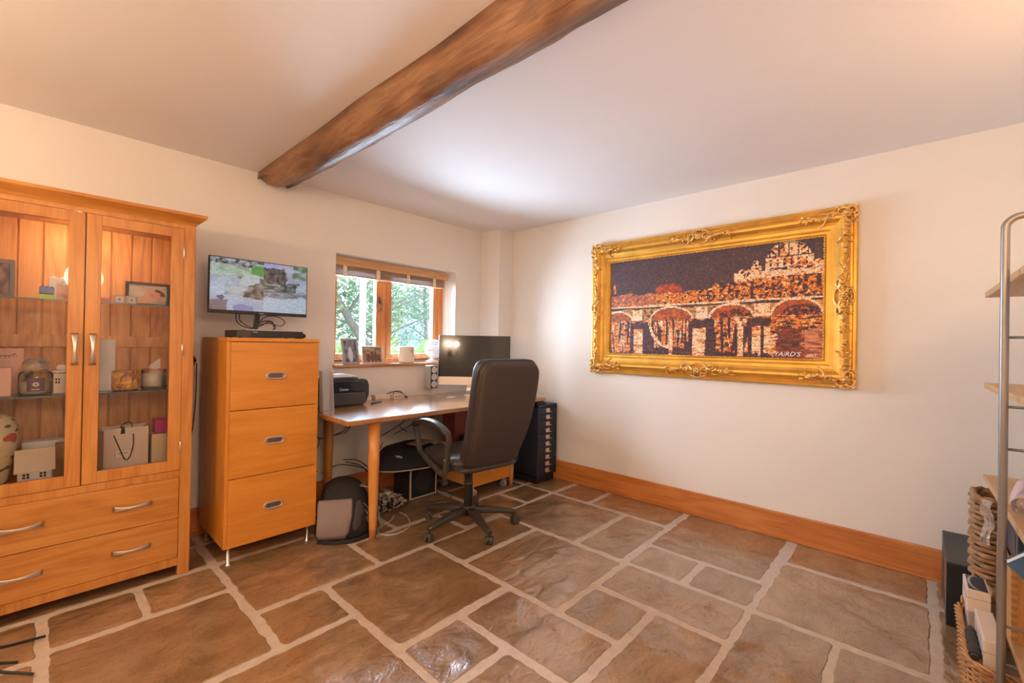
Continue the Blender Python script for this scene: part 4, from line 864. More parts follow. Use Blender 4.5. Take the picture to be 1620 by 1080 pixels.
# desk fan
t_ = thing('desk_fan', 'small white desk fan on the windowsill beside the computer', 'fan', (2.56, 3.38, SZ)); fw_ = mat('fan_white', (.82, .80, .80), .3)
FCN = Vector((2.565, 3.365, SZ+.125)); Mf = Matrix.Translation(FCN) @ Matrix.Rotation(math.radians(-20), 4, 'Z') @ Matrix.Rotation(PI/2, 4, 'X')
b = BM()
for zr, rr in ((.022, .060), (-.022, .060), (0, .088), (.016, .080), (-.016, .080), (.024, .028)):
    tube(b, [Mf @ Vector((rr*math.cos(a), rr*math.sin(a), zr)) for a in [2*PI*k/36 for k in range(36)]], .0022, 6, True)
for k in range(40):
    a = 2*PI*k/40
    for s in (-1, 1): tube(b, [Mf @ Vector((r*math.cos(a), r*math.sin(a), s*z)) for r, z in ((.012, .026), (.060, .022), (.082, .010), (.088, 0))], .0010, 4)
obj('cage', b, fw_, t_)
b = BM(); 
for k in range(4):
    a0 = k*PI/2; vs = []
    pts = [(.012, a0), (.045, a0-.25), (.072, a0-.15), (.076, a0+.45), (.050, a0+.75), (.014, a0+.8)]
    f = [b.verts.new(Mf @ Vector((r*math.cos(a), r*math.sin(a), .006*math.sin((a-a0)*3)))) for r, a in pts]; b.faces.new(f)
lathe(b, [(.014, -.012), (.014, .012), (.008, .018), (.001, .020)], M=Mf, n=16); obj('blades', b, mat('fan_blade', (.7, .72, .76), .25), t_)
b = BM(); lathe(b, [(.028, -.045), (.032, -.038), (.030, -.012), (.012, -.008)], M=Mf @ Matrix.Rotation(PI, 4, 'X') @ Matrix.Translation((0, 0, .0)), n=20); obj('motor', b, fw_, t_)
b = BM(); lathe(b, [(.055, 0), (.055, .012), (.030, .020), (.012, .028)], (2.565, 3.39, SZ), n=28); tube(b, crom([(2.565, 3.39, SZ+.02), (2.565, 3.40, SZ+.06), (2.568, 3.395, SZ+.11), (2.57, 3.385, SZ+.122)], 5), .010, 10); obj('stand', b, fw_, t_)

# ================================================================== OFFICE CHAIR (local, facing +Y, seat centre over the origin)
ch = thing('office_chair', 'high-backed black leather office chair with arched arms on a five-star castor base', 'chair', (1.985, 2.20, 0), math.radians(-9))
leather = mat('black_leather', (.040, .031, .028), .42, bump=.25, bscale=240, bdist=.0008, spec=.5)
fabricb = mat('brown_black_cloth', (.050, .036, .032), .62, bump=.2, bscale=300, bdist=.0008)
plast = mat('chair_plastic', (.045, .038, .034), .42)
b = BM(); lathe(b, [(.036, .085), (.046, .10), (.046, .135), (.034, .145)], n=24)
hub = obj('hub', b, plast, ch, local=True)
b = BM(); lathe(b, [(.0285, .14), (.0285, .285), (.031, .286), (.031, .30), (.0255, .302), (.0255, .38), (.014, .381), (.014, .43)], n=24); obj('gas_column', b, plast, ch, local=True)
b = BM(); box(b, -.09, .09, -.13, .10, .405, .432, .008); box(b, -.05, .05, -.09, .06, .375, .41, .01); obj('tilt_mechanism', b, plast, ch, local=True)
b = BM(); tube(b, [(.03, 0, .40), (.16, -.02, .385), (.185, -.022, .38)], .005); ball(b, (.20, -.025, .375), .026, .010, .014, M=Matrix.Rotation(.5, 4, 'Y')); obj('height_lever', b, plast, ch, local=True)
for ang in (-99, -27, 45, 117, 189):
    a = math.radians(ang); d = Vector((math.cos(a), math.sin(a), 0)); s = Vector((-d.y, d.x, 0))
    b = BM(); pts = [d*.03+Vector((0, 0, .112)), d*.12+Vector((0, 0, .112)), d*.22+Vector((0, 0, .098)), d*.305+Vector((0, 0, .083)), d*.325+Vector((0, 0, .080))]
    sweep(b, pts, [.060, .056, .046, .040, .034], [.050, .046, .036, .030, .022], n=12, e=3.5, side=s); leg = obj('leg', b, plast, ch, local=True)
    b = BM(); q = d*.312; cyl(b, q+Vector((0, 0, .05)), q+Vector((0, 0, .08)), .007, 10)
    ca = a+rnd.uniform(-1.2, 1.2); w = Vector((math.cos(ca), math.sin(ca), 0)); o_ = q+Vector((-w.y, w.x, 0))*.012
    for sg in (-1, 1): cyl(b, o_+w*(.006*sg)+Vector((0, 0, .0275)), o_+w*(.024*sg)+Vector((0, 0, .0275)), .0272, 22)
    ball(b, o_+Vector((0, 0, .040)), .022, .022, .017); obj('castor', b, mat('castor_grey', (.05, .046, .043), .5), leg, local=True)
# seat cushion
b = BM(); secs = []
for z, w, d in ((.430, .36, .36), (.436, .44, .44), (.450, .475, .475), (.480, .49, .485), (.505, .475, .47), (.518, .42, .42), (.522, .28, .28)):
    secs.append(((0, .02, z), (1, 0, 0), (0, 1, 0), w, d, 5))
loft(b, secs, 40); obj('seat', b, leather, ch, local=True)
# backrest: tall padded shell leaning back
def back_secs(z0, z1, y_front, th, shrink=0.0, N=30):
    out = []; H = z1-z0; R = .075
    for i in range(N+1):
        t = .5-.5*math.cos(PI*i/N); z = z0+H*t
        w = .362+.085*math.sin(PI*min(1, (t+.08)*.62))+.0*t - shrink*2
        dd = min(z-z0, z1-z)
        k = math.sqrt(max(0, 1-(1-min(1, dd/R))**2)); ww = w-2*R*(1-k)*.95
        kk = math.sqrt(max(0.0, 1-(1-min(1, dd/.03))**2))
        y = y_front-.035-.20*t-.025*math.sin(PI*t*1.1)+.05*max(0, .25-t)*4*.5
        out.append(((0, y-th/2, z), (1, 0, 0), (0, 1, .27), max(.06, ww), max(.008, th*(.25+.75*kk)), 7))
    return out
b = BM(); loft(b, back_secs(.455, 1.125, -.130, .105), 44); bk = obj('backrest', b, leather, ch, local=True)
b = BM(); loft(b, back_secs(.470, 1.110, -.196, .052, .012), 44); pb = obj('back_panel', b, fabricb, bk, local=True)
# piping round the back panel edge
ss = back_secs(.458, 1.122, -.1835, .03, -.001)
L_, R_ = [], []
for c, s, u, w, h, e in ss: L_.append(Vector((c[0]-w/2, c[1], c[2]))); R_.append(Vector((c[0]+w/2, c[1], c[2])))
b = BM(); tube(b, L_+R_[::-1], .0042, 8, True); obj('piping', b, leather, bk, local=True)
b = BM(); secs = [((0, -.19, .437), (1, 0, 0), (0, 1, 0), .40, .12, 4), ((0, -.20, .447), (1, 0, 0), (0, 1, 0), .43, .13, 4), ((0, -.21, .468), (1, 0, 0), (0, 1, 0), .40, .10, 4)]; loft(b, secs, 30); obj('lower_roll', b, leather, ch, local=True)
for sx in (-1, 1):
    X = .268*sx
    b = BM(); loop = [(X, -.155, .452), (X, -.175, .56), (X, -.185, .655), (X+.006*sx, -.14, .690), (X+.010*sx, -.02, .715), (X+.010*sx, .12, .708), (X+.006*sx, .235, .672), (X, .245, .648), (X, .215, .60), (X, .195, .535), (X, .165, .500), (X, .02, .455), (X, -.09, .428), (X, -.140, .430)]
    pts = crom(loop, 5, True); sweep(b, pts, .034, .030, n=12, e=3.5, side=(1, 0, 0), closed=True)
    ar = obj('armrest', b, plast, ch, local=True)
    b = BM(); sweep(b, crom([(X, -.175, .672), (X+.006*sx, -.13, .702), (X+.01*sx, -.02, .728), (X+.01*sx, .12, .722), (X+.006*sx, .225, .692), (X, .265, .664)], 6), .050, .016, n=14, e=3, side=(1, 0, 0)); obj('arm_pad', b, mat('arm_pad', (.05, .05, .052), .28), ar, local=True)
    for z in (.62, .52): b = BM(); cyl(b, (X+.014*sx, -.172, z), (X+.020*sx, -.172, z), .006, 12); obj('bolt', b, steel, ar, local=True)
    b = BM(); box(b, min(X, X*.55), max(X, X*.55), -.11, -.04, .425, .436, .002); obj('arm_bracket', b, plast, ch, local=True)

# ================================================================== NAVY DRAWER TOWER
navy = mat('navy_steel', (.020, .027, .046), .38, .1)
t_ = thing('drawer_tower', 'narrow navy steel tower of ten shallow drawers on a black plinth in the corner', 'drawer unit', (3.10, 2.62, 0))
nx0, nx1, ny0, ny1, nz0, nz1 = 2.985, 3.258, 2.43, 2.81, .062, .688
b = BM(); box(b, nx0, nx0+.012, ny0, ny1, nz0, nz1, .002); box(b, nx1-.012, nx1, ny0, ny1, nz0, nz1, .002); box(b, nx0, nx1, ny0, ny1, nz1-.020, nz1, .003); box(b, nx0, nx1, ny0, ny1, nz0, nz0+.012, .002); box(b, nx0+.01, nx1-.01, ny1-.01, ny1-.002, nz0+.01, nz1-.01)
ns = obj('case', b, navy, t_)
b = BM(); text_bm(b, 'BISLEY', .010, face_y(nx0+.035, ny0-.0006, nz1-.010), .0003); obj('badge', b, mat('badge_silver', (.5, .5, .5), .4, .5), ns)
b = BM(); box(b, nx0+.015, nx1-.012, ny0+.02, ny1-.02, 0, nz0, .003); obj('plinth', b, blackm, t_)
hh = (nz1-.024-(nz0+.014))/10
pinkmetal = mat('nickel_handle', (.78, .62, .55), .3, .6)
for k in range(10):
    z = nz0+.014+hh*k
    b = BM(); box(b, nx0+.014, nx1-.014, ny0+.001, ny0+.30, z+.0012, z+hh-.0012, .0015); dr_ = obj('drawer', b, navy, t_)
    cx = (nx0+nx1)/2+.012; zc = z+hh*.55
    b = BM(); box(b, cx-.032, cx+.020, ny0-.0025, ny0+.001, zc-.016, zc+.014, .001); hd = obj('label_holder', b, pinkmetal, dr_)
    b = BM(); prism(b, [(cx-.030, ny0-.002), (cx+.034, ny0-.002), (cx+.034, ny0-.012), (cx+.026, ny0-.018), (cx-.022, ny0-.018), (cx-.030, ny0-.012)], zc-.018, zc-.0155, 'xy'); obj('handle', b, pinkmetal, dr_)
b = BM(); box(b, nx0+.01, nx0+.14, ny0+.02, ny0+.16, nz1, nz1+.016, .002); box(b, nx0+.02, nx0+.12, ny0+.03, ny0+.14, nz1+.016, nz1+.030, .002)
solo('black_case', b, blackp, 'small flat black case on top of the navy drawer tower', 'case', (nx0+.08, ny0+.09, nz1))
# ================================================================== UNDER THE DESK
t_ = thing('drawer_pedestal', 'low beech drawer pedestal on grey castors under the desk', 'drawer unit', (2.59, 2.80, 0))
b = BM(); x0, x1, y0, y1 = 2.368, 2.80, 2.575, 3.02
box(b, x0, x0+.018, y0+.019, y1, .082, .36); box(b, x1-.018, x1, y0+.019, y1, .082, .36); box(b, x0+.018, x1-.018, y0+.019, y1, .082, .10); box(b, x0, x1, y0+.019, y1, .36, .378); box(b, x0+.018, x1-.018, y1-.012, y1, .10, .36)
pc = obj('carcass', b, wood('pedestal_beech', (.62, .30, .10), (.56, .25, .07), (.45, .17, .04), 'Z', rough=.35, scale=1.2), t_)
b = BM(); box(b, x0, x1, y0, y0+.0185, .084, .377, .002); dr_ = obj('drawer', b, VEN('X'), t_)
b = BM(); M = Matrix.Translation((2.59, y0, .195)) @ Matrix.Rotation(PI/2, 4, 'X'); lathe(b, [(.021, 0), (.021, .003), (.014, .003), (.013, -.004), (.001, -.004)], M=M, n=24); hd = obj('finger_pull', b, pinkmetal, dr_)
b = BM(); lathe(b, [(.0128, .0002), (.0128, .0015), (.001, .0015)], M=M, n=20); obj('recess', b, blackm, hd)
for x, y in ((2.41, 2.615), (2.76, 2.615), (2.41, 2.98), (2.76, 2.98)):
    b = BM(); 
    for s in (-1, 1): cyl(b, (x+.006*s, y, .027), (x+.019*s, y, .027), .0268, 22)
    cyl(b, (x, y, .03), (x, y, .083), .007, 10); box(b, x-.006, x+.006, y-.02, y+.02, .030, .058, .003); obj('castor', b, mat('grey_wheel', (.34, .32, .31), .35), t_)
b = BM(); box(b, 2.40, 2.60, 2.62, 2.80, .379, .46, .02); solo('black_pouch', b, blackm, 'black pouch lying on top of the low drawer pedestal', 'pouch', (2.5, 2.71, .379))
b = BM(); box(b, 2.40, 2.78, 2.84, 3.01, .379, .64, .003); solo('red_box_file', b, mat('dark_red_card', (.22, .045, .03), .5), 'dark red box file standing at the back of the low drawer pedestal', 'box file', (2.59, 2.92, .379))
# subwoofer
t_ = thing('subwoofer', 'black cube subwoofer with a thin silver edge round its front grille', 'speaker', (2.11, 3.0, 0))
sx0, sx1, sy0, sy1, sz = 1.985, 2.235, 2.862, 3.09, .258
b = BM(); box(b, sx0, sx1, sy0+.012, sy1, .006, sz, .004); [cyl(b, (x, y, 0), (x, y, .012), .012, 14) for x in (sx0+.03, sx1-.03) for y in (sy0+.04, sy1-.03)]; cb_ = obj('cabinet', b, blackm, t_)
b = BM(); w = .009
for q in ((sx0, sx0+w, .006, sz), (sx1-w, sx1, .006, sz), (sx0+w, sx1-w, .006, .006+w), (sx0+w, sx1-w, sz-w, sz)): box(b, q[0], q[1], sy0, sy0+.014, q[2], q[3], .002)
obj('silver_edge', b, mat('warm_silver', (.60, .52, .47), .35, .4), t_)
b = BM(); box(b, sx0+w, sx1-w, sy0+.004, sy0+.012, .006+w, sz-w, .002); obj('grille', b, mat('grille_cloth', (.008, .008, .009), .85, bump=.5, bscale=500, bdist=.001), cb_)
b = BM(); M = Matrix.Translation(((sx0+sx1)/2, sy0+.0035, sz/2)) @ Matrix.Rotation(PI/2, 4, 'X'); lathe(b, [(.085, 0), (.085, .0015), (.080, .0015), (.078, 0), (.05, -.001), (.02, .001), (.001, .0015)], M=M, n=36); obj('driver_cone', b, mat('cone_black', (.014, .014, .015), .5), cb_)
# black padded laptop tray on the subwoofer and the leaflets on it
t_ = thing('laptop_tray', 'black padded lap tray with a pale rim lying across the subwoofer', 'tray', (2.00, 2.93, sz+.012)); t_.rotation_euler = (math.radians(3), math.radians(-2), math.radians(-24))
b = BM(); loft(b, [((0, 0, .003), (1, 0, 0), (0, 1, 0), .50, .35, 2.8), ((0, 0, .010), (1, 0, 0), (0, 1, 0), .52, .37, 2.8), ((0, 0, .016), (1, 0, 0), (0, 1, 0), .50, .35, 2.8)], 48); obj('rim', b, mat('pale_rim', (.34, .28, .25), .4), t_, local=True)
b = BM(); loft(b, [((0, 0, .016), (1, 0, 0), (0, 1, 0), .505, .355, 2.8), ((0, 0.01, .05), (1, 0, 0), (0, 1, 0), .50, .34, 2.6), ((.02, .04, .115), (1, 0, 0), (0, 1, .1), .40, .25, 2.5), ((.05, .06, .15), (1, 0, 0), (0, 1, .1), .20, .12, 2.2)], 48); obj('cushion', b, mat('black_cloth', (.010, .010, .013), .9, bump=.4, bscale=30, bdist=.01), t_, local=True)
b = BM(); cyl(b, (-.10, -.07, .092), (-.075, -.095, .092), .011, 12); cyl(b, (-.070, -.098, .092), (-.058, -.108, .092), .008, 12); obj('zip_toggle', b, mat('toggle_grey', (.30, .32, .33), .4), t_, local=True)
b = BM(); M = Matrix.Translation((2.10, 2.90, sz+.166)) @ Matrix.Rotation(.30, 4, 'Z')
box(b, -.10, .10, -.06, .06, 0, .008, .002, M=M); solo('brochure', b, mat('mauve_paper', (.34, .20, .16), .5), 'reddish brochure lying on the subwoofer in front of the tray cushion', 'brochure', (2.15, 2.83, sz))
b = BM(); sweep(b, crom([(1.955, 2.80, sz+.050), (2.0, 2.84, sz+.058), (2.06, 2.885, sz+.075), (2.12, 2.93, sz+.085)], 6), .055, .0015, n=8, e=5, side=(1, -.8, 0)); solo('folded_leaflet', b, mat('beige_paper', (.50, .33, .25), .5), 'curled beige leaflet on top of the reddish brochure', 'leaflet', (2.03, 2.86, sz+.06))
# backpack
t_ = thing('backpack', 'grey and black backpack slumped on the floor against the cherry cabinet', 'bag', (1.365, 2.69, 0), math.radians(-30))
bgrey = mat('bag_grey', (.24, .19, .18), .85, bump=.6, bscale=22, bdist=.006); bblk = mat('bag_black', (.014, .013, .014), .8, bump=.6, bscale=18, bdist=.008)
b = BM(); loft(b, [((0, 0, 0), (1, 0, 0), (0, 1, 0), .30, .22, 3.2), ((0, 0, .025), (1, 0, 0), (0, 1, 0), .34, .25, 3.0), ((.005, .01, .13), (1, 0, 0), (0, 1, 0), .32, .24, 2.8), ((.0, .02, .23), (1, 0, 0), (0, 1, .1), .28, .20, 2.6), ((-.01, .03, .30), (1, 0, 0), (0, 1, .2), .22, .14, 2.4), ((-.015, .04, .335), (1, 0, 0), (0, 1, .2), .10, .06, 2)], 36); obj('body', b, bblk, t_, local=True)
b = BM(); loft(b, [((-.055, -.105, .010), (1, 0, 0), (0, 1, -.1), .15, .05, 3), ((-.055, -.115, .05), (1, 0, 0), (0, 1, 0), .19, .06, 3), ((-.045, -.105, .14), (1, 0, 0), (0, 1, 0), .20, .06, 3), ((-.045, -.085, .225), (1, 0, 0), (0, 1, .2), .20, .035, 3), ((-.045, -.075, .238), (1, 0, 0), (0, 1, .2), .19, .02, 3)], 30); obj('front_pocket', b, bgrey, t_, local=True)
b = BM(); loft(b, [((.085, -.085, .02), (1, .6, 0), (0, 1, 0), .06, .04, 2.5), ((.095, -.09, .08), (1, .6, 0), (0, 1, 0), .085, .045, 2.5), ((.10, -.075, .16), (1, .6, 0), (0, 1, 0), .07, .04, 2.5), ((.095, -.05, .22), (1, .6, 0), (0, 1, 0), .04, .03, 2.5)], 20); obj('mesh_pocket', b, mat('bag_mesh', (.060, .048, .050), .9, bump=.6, bscale=400, bdist=.002), t_, local=True)
b = BM(); sweep(b, crom([(.10, .02, .29), (.17, -.03, .275), (.20, -.045, .20), (.215, -.03, .10), (.235, -.02, .012)], 6), [.045]*12+[.030]*13, .010, n=10, e=3, side=(0, 1, 0)); obj('shoulder_strap', b, bgrey, t_, local=True)
b = BM(); sweep(b, crom([(-.14, -.13, .008), (-.05, -.17, .007), (.06, -.165, .007), (.14, -.12, .008), (.20, -.06, .010)], 6), .035, .006, n=10, e=3, side=(0, 0, 1)); obj('base_trim', b, bblk, t_, local=True)
b = BM(); [tube(b, crom([(.12+.01*k, -.06-.01*k, .20-.04*k), (.15, -.09, .17-.04*k), (.14+.01*k, -.07, .13-.03*k)], 5), .002, 5) for k in range(3)]; obj('zip_cord', b, mat('cord_pale', (.25, .22, .21), .6), t_, local=True)
# power strips and adaptors heap
def powerstrip(x, y, z, r, n, m, label):
    t_ = thing('power_strip', label, 'power strip', (x, y, z), r)
    b = BM(); L = .055*n+.03; box(b, -L/2, L/2, -.027, .027, 0, .035, .006); o = obj('case', b, m, t_, local=True)
    for k in range(n):
        px = -L/2+.04+k*.055
        b = BM(); box(b, px-.020, px+.020, -.020, .020, .0355, .056+rnd.uniform(0, .02), .004); obj('plug', b, m if k % 2 else whitep, t_, local=True)
powerstrip(1.56, 2.90, 0, 1.3, 4, blackp, 'black power strip with a row of plugs nearest the backpack')
powerstrip(1.83, 3.02, 0, -.1, 3, mat('dull_white', (.55, .47, .41), .45), 'off-white power strip with plugs beside the subwoofer')
powerstrip(1.66, 3.17, 0, .0, 4, blackp, 'black power strip with plugs by the skirting board')
b = BM()
for k in range(46):
    cx_, cy_ = rnd.uniform(1.67, 1.86), rnd.uniform(2.80, 2.90); r = rnd.uniform(.02, .055); z = rnd.uniform(.012, .07)
    pts = [(cx_+r*math.cos(a)*rnd.uniform(.6, 1.2), cy_+r*math.sin(a)*rnd.uniform(.6, 1.2), max(.004, z+rnd.uniform(-.03, .03))) for a in [k+2*PI*i/7*rnd.choice((.8, 1)) for i in range(7)]]
    tube(b, crom(pts, 5), rnd.choice((.0022, .003, .003)), 5, mi=0 if rnd.random() < .72 else 1)
for k in range(22):
    x, y = rnd.uniform(1.66, 1.90), rnd.uniform(2.77, 2.93); M = Matrix.Translation((x, y, rnd.uniform(.04, .085))) @ Matrix.Rotation(rnd.uniform(0, 6), 4, 'Z') @ Matrix.Rotation(rnd.uniform(-.5, .5), 4, 'X')
    box(b, -.018, .018, -.009, .009, -.006, .006, .002, M=M, mi=1 if rnd.random() < .6 else 0)
o = solo('cable_pile', b, [blackp, mat('dull_white', (.55, .47, .41), .45)], 'heap of tangled black and pale leads and small plugs under the desk', 'cables', (1.76, 2.85, 0)); o['kind'] = 'stuff'
b = BM(); tube(b, crom([(1.74, 2.70, .004), (1.68, 2.64, .004), (1.58, 2.60, .004), (1.52, 2.53, .004), (1.53, 2.46, .004), (1.60, 2.43, .004), (1.70, 2.46, .004), (1.76, 2.54, .004), (1.80, 2.64, .004), (1.80, 2.72, .005)], 8), .0028, 7)
solo('white_lead', b, mat('lead_white', (.62, .52, .44), .5), 'thin white lead looped on the floor beside the front desk leg', 'cable', (1.66, 2.55, 0))
b = BM()
for pts in ([(1.30, 3.24, .72), (1.36, 3.2, .60), (1.42, 3.19, .50), (1.40, 3.21, .40), (1.36, 3.22, .2), (1.38, 3.2, .1)], [(1.55, 3.12, .722), (1.59, 3.11, .66), (1.62, 3.1, .60), (1.58, 3.13, .54), (1.50, 3.2, .52)],
            [(1.66, 3.05, .722), (1.64, 3.08, .65), (1.60, 3.1, .58), (1.53, 3.16, .53), (1.46, 3.22, .50), (1.40, 3.22, .52)], [(1.85, 3.0, .722), (1.78, 3.04, .68), (1.68, 3.08, .62), (1.58, 3.14, .57)],
            [(1.36, 3.2, .60), (1.31, 3.2, .50), (1.30, 3.2, .42), (1.36, 3.2, .32), (1.42, 3.2, .27)], [(1.46, 3.22, .25), (1.56, 3.2, .29), (1.68, 3.17, .27), (1.78, 3.14, .22), (1.84, 3.1, .12), (1.86, 3.08, .05)],
            [(1.60, 3.18, .33), (1.70, 3.16, .31), (1.78, 3.14, .25), (1.86, 3.18, .18), (1.95, 3.22, .30)], [(1.62, 3.18, .31), (1.72, 3.15, .27), (1.80, 3.12, .20), (1.88, 3.2, .28), (1.96, 3.22, .40)],
            [(1.96, 2.9, .722), (1.965, 2.95, .60), (1.94, 3.22, .45)], [(1.99, 2.8, .722), (2.03, 2.95, .62), (2.10, 3.2, .52), (2.2, 3.24, .45)], [(2.04, 2.8, .722), (2.05, 2.9, .60), (2.06, 3.22, .45)]):
    tube(b, crom(pts, 6), .0033, 6)
solo('hanging_cables', b, blackp, 'black cables looping down from the desk to the floor along the wall', 'cables', (1.6, 3.2, .3))['kind'] = 'stuff'
b = BM(); tube(b, crom([(2.02, 2.79, .005), (2.10, 2.72, .004), (2.24, 2.70, .004), (2.32, 2.78, .004), (2.30, 2.9, .004)], 8), .0035, 6); solo('black_lead', b, blackp, 'black lead curving on the floor in front of the subwoofer', 'cable', (2.15, 2.75, 0))

# ================================================================== PAINTING
PY0_, PY1_, PZ0_, PZ1_ = .268, 2.073, .992, 2.073      # outer frame
IY0, IY1, IZ0, IZ1 = .434, 1.880, 1.146, 1.902         # visible canvas
gold = mat('gilt', (.74, .40, .07), .40, .65, bump=.35, bscale=55, var=.16, vscale=9, bdist=.002)
goldd = mat('gilt_ornament', (.82, .48, .16), .30, .62, bump=.3, bscale=140, var=.25, vscale=30, bdist=.001)
pt = thing('gilt_framed_painting', 'large painting of an orange-lit bridge and dome at night in an ornate gilt frame', 'painting', (XR, 1.17, PZ0_))
b = BM(); prof = [(0, 0), (.0, .030), (.006, .038), (.018, .040), (.024, .034), (.034, .036), (.048, .056), (.062, .066), (.076, .064), (.086, .052), (.094, .040), (.110, .034), (.128, .032), (.131, .028), (.136, .029), (.139, .024), (.152, .023), (.156, .018), (.168, .013), (.170, .0)]
def corner(i, d): # i: 0..3 going round; d inward distance
    return [(PY0_+d, PZ0_+d), (PY1_-d, PZ0_+d), (PY1_-d, PZ1_-d), (PY0_+d, PZ1_-d)][i]
rings = []
for i in range(4):
    rings.append([b.verts.new((XR-.002-h, *corner(i, d if i in (0, 3) or True else d))) for d, h in prof])
for i in range(4):
    a, c = rings[i], rings[(i+1) % 4]
    for k in range(len(prof)): b.faces.new((a[k], a[(k+1) % len(prof)], c[(k+1) % len(prof)], c[k]))
# running egg-and-dart beads on the sight edge
def bead_run(b, y0, z0, y1, z1, n, h, r):
    d = Vector((0, y1-y0, z1-z0)); L = d.length; u = d/L; nrm = Vector((0, -u.z, u.y))
    for k in range(n):
        p = Vector((XR-.002-h, y0, z0))+d*((k+.5)/n); s = .35 if k % 2 else -.35
        M = Matrix((( 1, 0, 0, 0), (0, u.y, nrm.y, 0), (0, u.z, nrm.z, 0), (0, 0, 0, 1))) @ Matrix.Rotation(s, 4, 'X')
        ball(b, p, .005, L/n*.55, r, M=M, u=8, v=5)
q = .1625
n_h, n_v = 84, 44
bead_run(b, PY0_+q, PZ0_+q, PY1_-q, PZ0_+q, n_h, .020, .0055); bead_run(b, PY0_+q, PZ1_-q, PY1_-q, PZ1_-q, n_h, .020, .0055)
bead_run(b, PY0_+q, PZ0_+q, PY0_+q, PZ1_-q, n_v, .020, .0055); bead_run(b, PY1_-q, PZ0_+q, PY1_-q, PZ1_-q, n_v, .020, .0055)
fr = obj('frame', b, gold, pt)
def fz(d): # frame surface height at inward distance d
    for (a, ha), (c, hc) in zip(prof[1:], prof[2:]):
        if a <= d <= c: return ha+(hc-ha)*(d-a)/max(1e-6, c-a)
    return .03
def orn(T):
    """ornament in frame-run coordinates: T(s along, d inward, h above surface)"""
    b = BM()
    def scroll(s, d, r, turns, flip, w=.0095):
        pts = []
        for k in range(26):
            t = k/25; a = flip*(t*turns*2*PI)+(0 if flip > 0 else PI); rr = r*(1-.80*t)
            ss, dd = s+rr*math.cos(a), d+rr*math.sin(a)*.85; pts.append(T(ss, dd, .005+.009*t))
        tube(b, pts, [w*(1-.45*k/25)*.8 for k in range(26)], 6)
    def leaf(s, d, a, L, w=.015):
        pts = []
        for k in range(7):
            t = k/6; cc = a+.7*t; pts.append(T(s+L*t*math.cos(cc), max(.004, min(.13, d+L*t*math.sin(cc)*.8)), .002+.010*math.sin(PI*t)))
        sweep(b, pts, [w*(.35+math.sin(PI*min(1, (k+1)/7.5))) *.8 for k in range(7)], [.007]*7, n=6, side=(0, 1, 1))
    return b, scroll, leaf
def mkT(side):
    # side: bottom, top, left(y1), right(y0); s measured from the run's centre
    cy, cz = (PY0_+PY1_)/2, (PZ0_+PZ1_)/2
    def T(s, d, h):
        x = XR-.002-fz(max(.001, min(.168, d)))-h
        return {'bottom': Vector((x, cy-s, PZ0_+d)), 'top': Vector((x, cy-s, PZ1_-d)), 'left': Vector((x, PY1_-d, cz+s)), 'right': Vector((x, PY0_+d, cz+s))}[side]
    return T
for side in ('bottom', 'top', 'left', 'right'):
    T = mkT(side); b, scroll, leaf = orn(T); k_ = 1.0 if side in ('bottom', 'top') else .9
    for sg in (-1, 1):
        scroll(.055*sg*k_, .060, .034, 1.3, sg); scroll(.095*sg*k_, .085, .024, 1.2, -sg); scroll(.030*sg, .030, .022, 1.2, -sg)
        for j in range(7): leaf((.10+.020*j)*sg*k_, .050+.012*(j % 3), (0 if sg > 0 else PI)+(.6 if j % 2 else -.9)*sg, .046-.002*j, .013)
        pts = [T((.11+.13*t)*sg*k_, .060+.012*math.sin(t*9), .003) for t in [i/12 for i in range(13)]]; tube(b, pts, [.0065-.003*i/12 for i in range(13)], 6)
        pts = [T(.066*math.cos(a)*k_*1.1, .062+.050*math.sin(a), .006) for a in [PI*i/14*sg for i in range(15)]]; tube(b, pts, .0065, 6)
    for j in range(7): a = j*2*PI/7; ball(b, T(.016*math.cos(a), .062+.014*math.sin(a), .008), .008, .009, .009, u=8, v=6)
    ball(b, T(0, .062, .014), .009); obj('centre_ornament', b, goldd, fr)
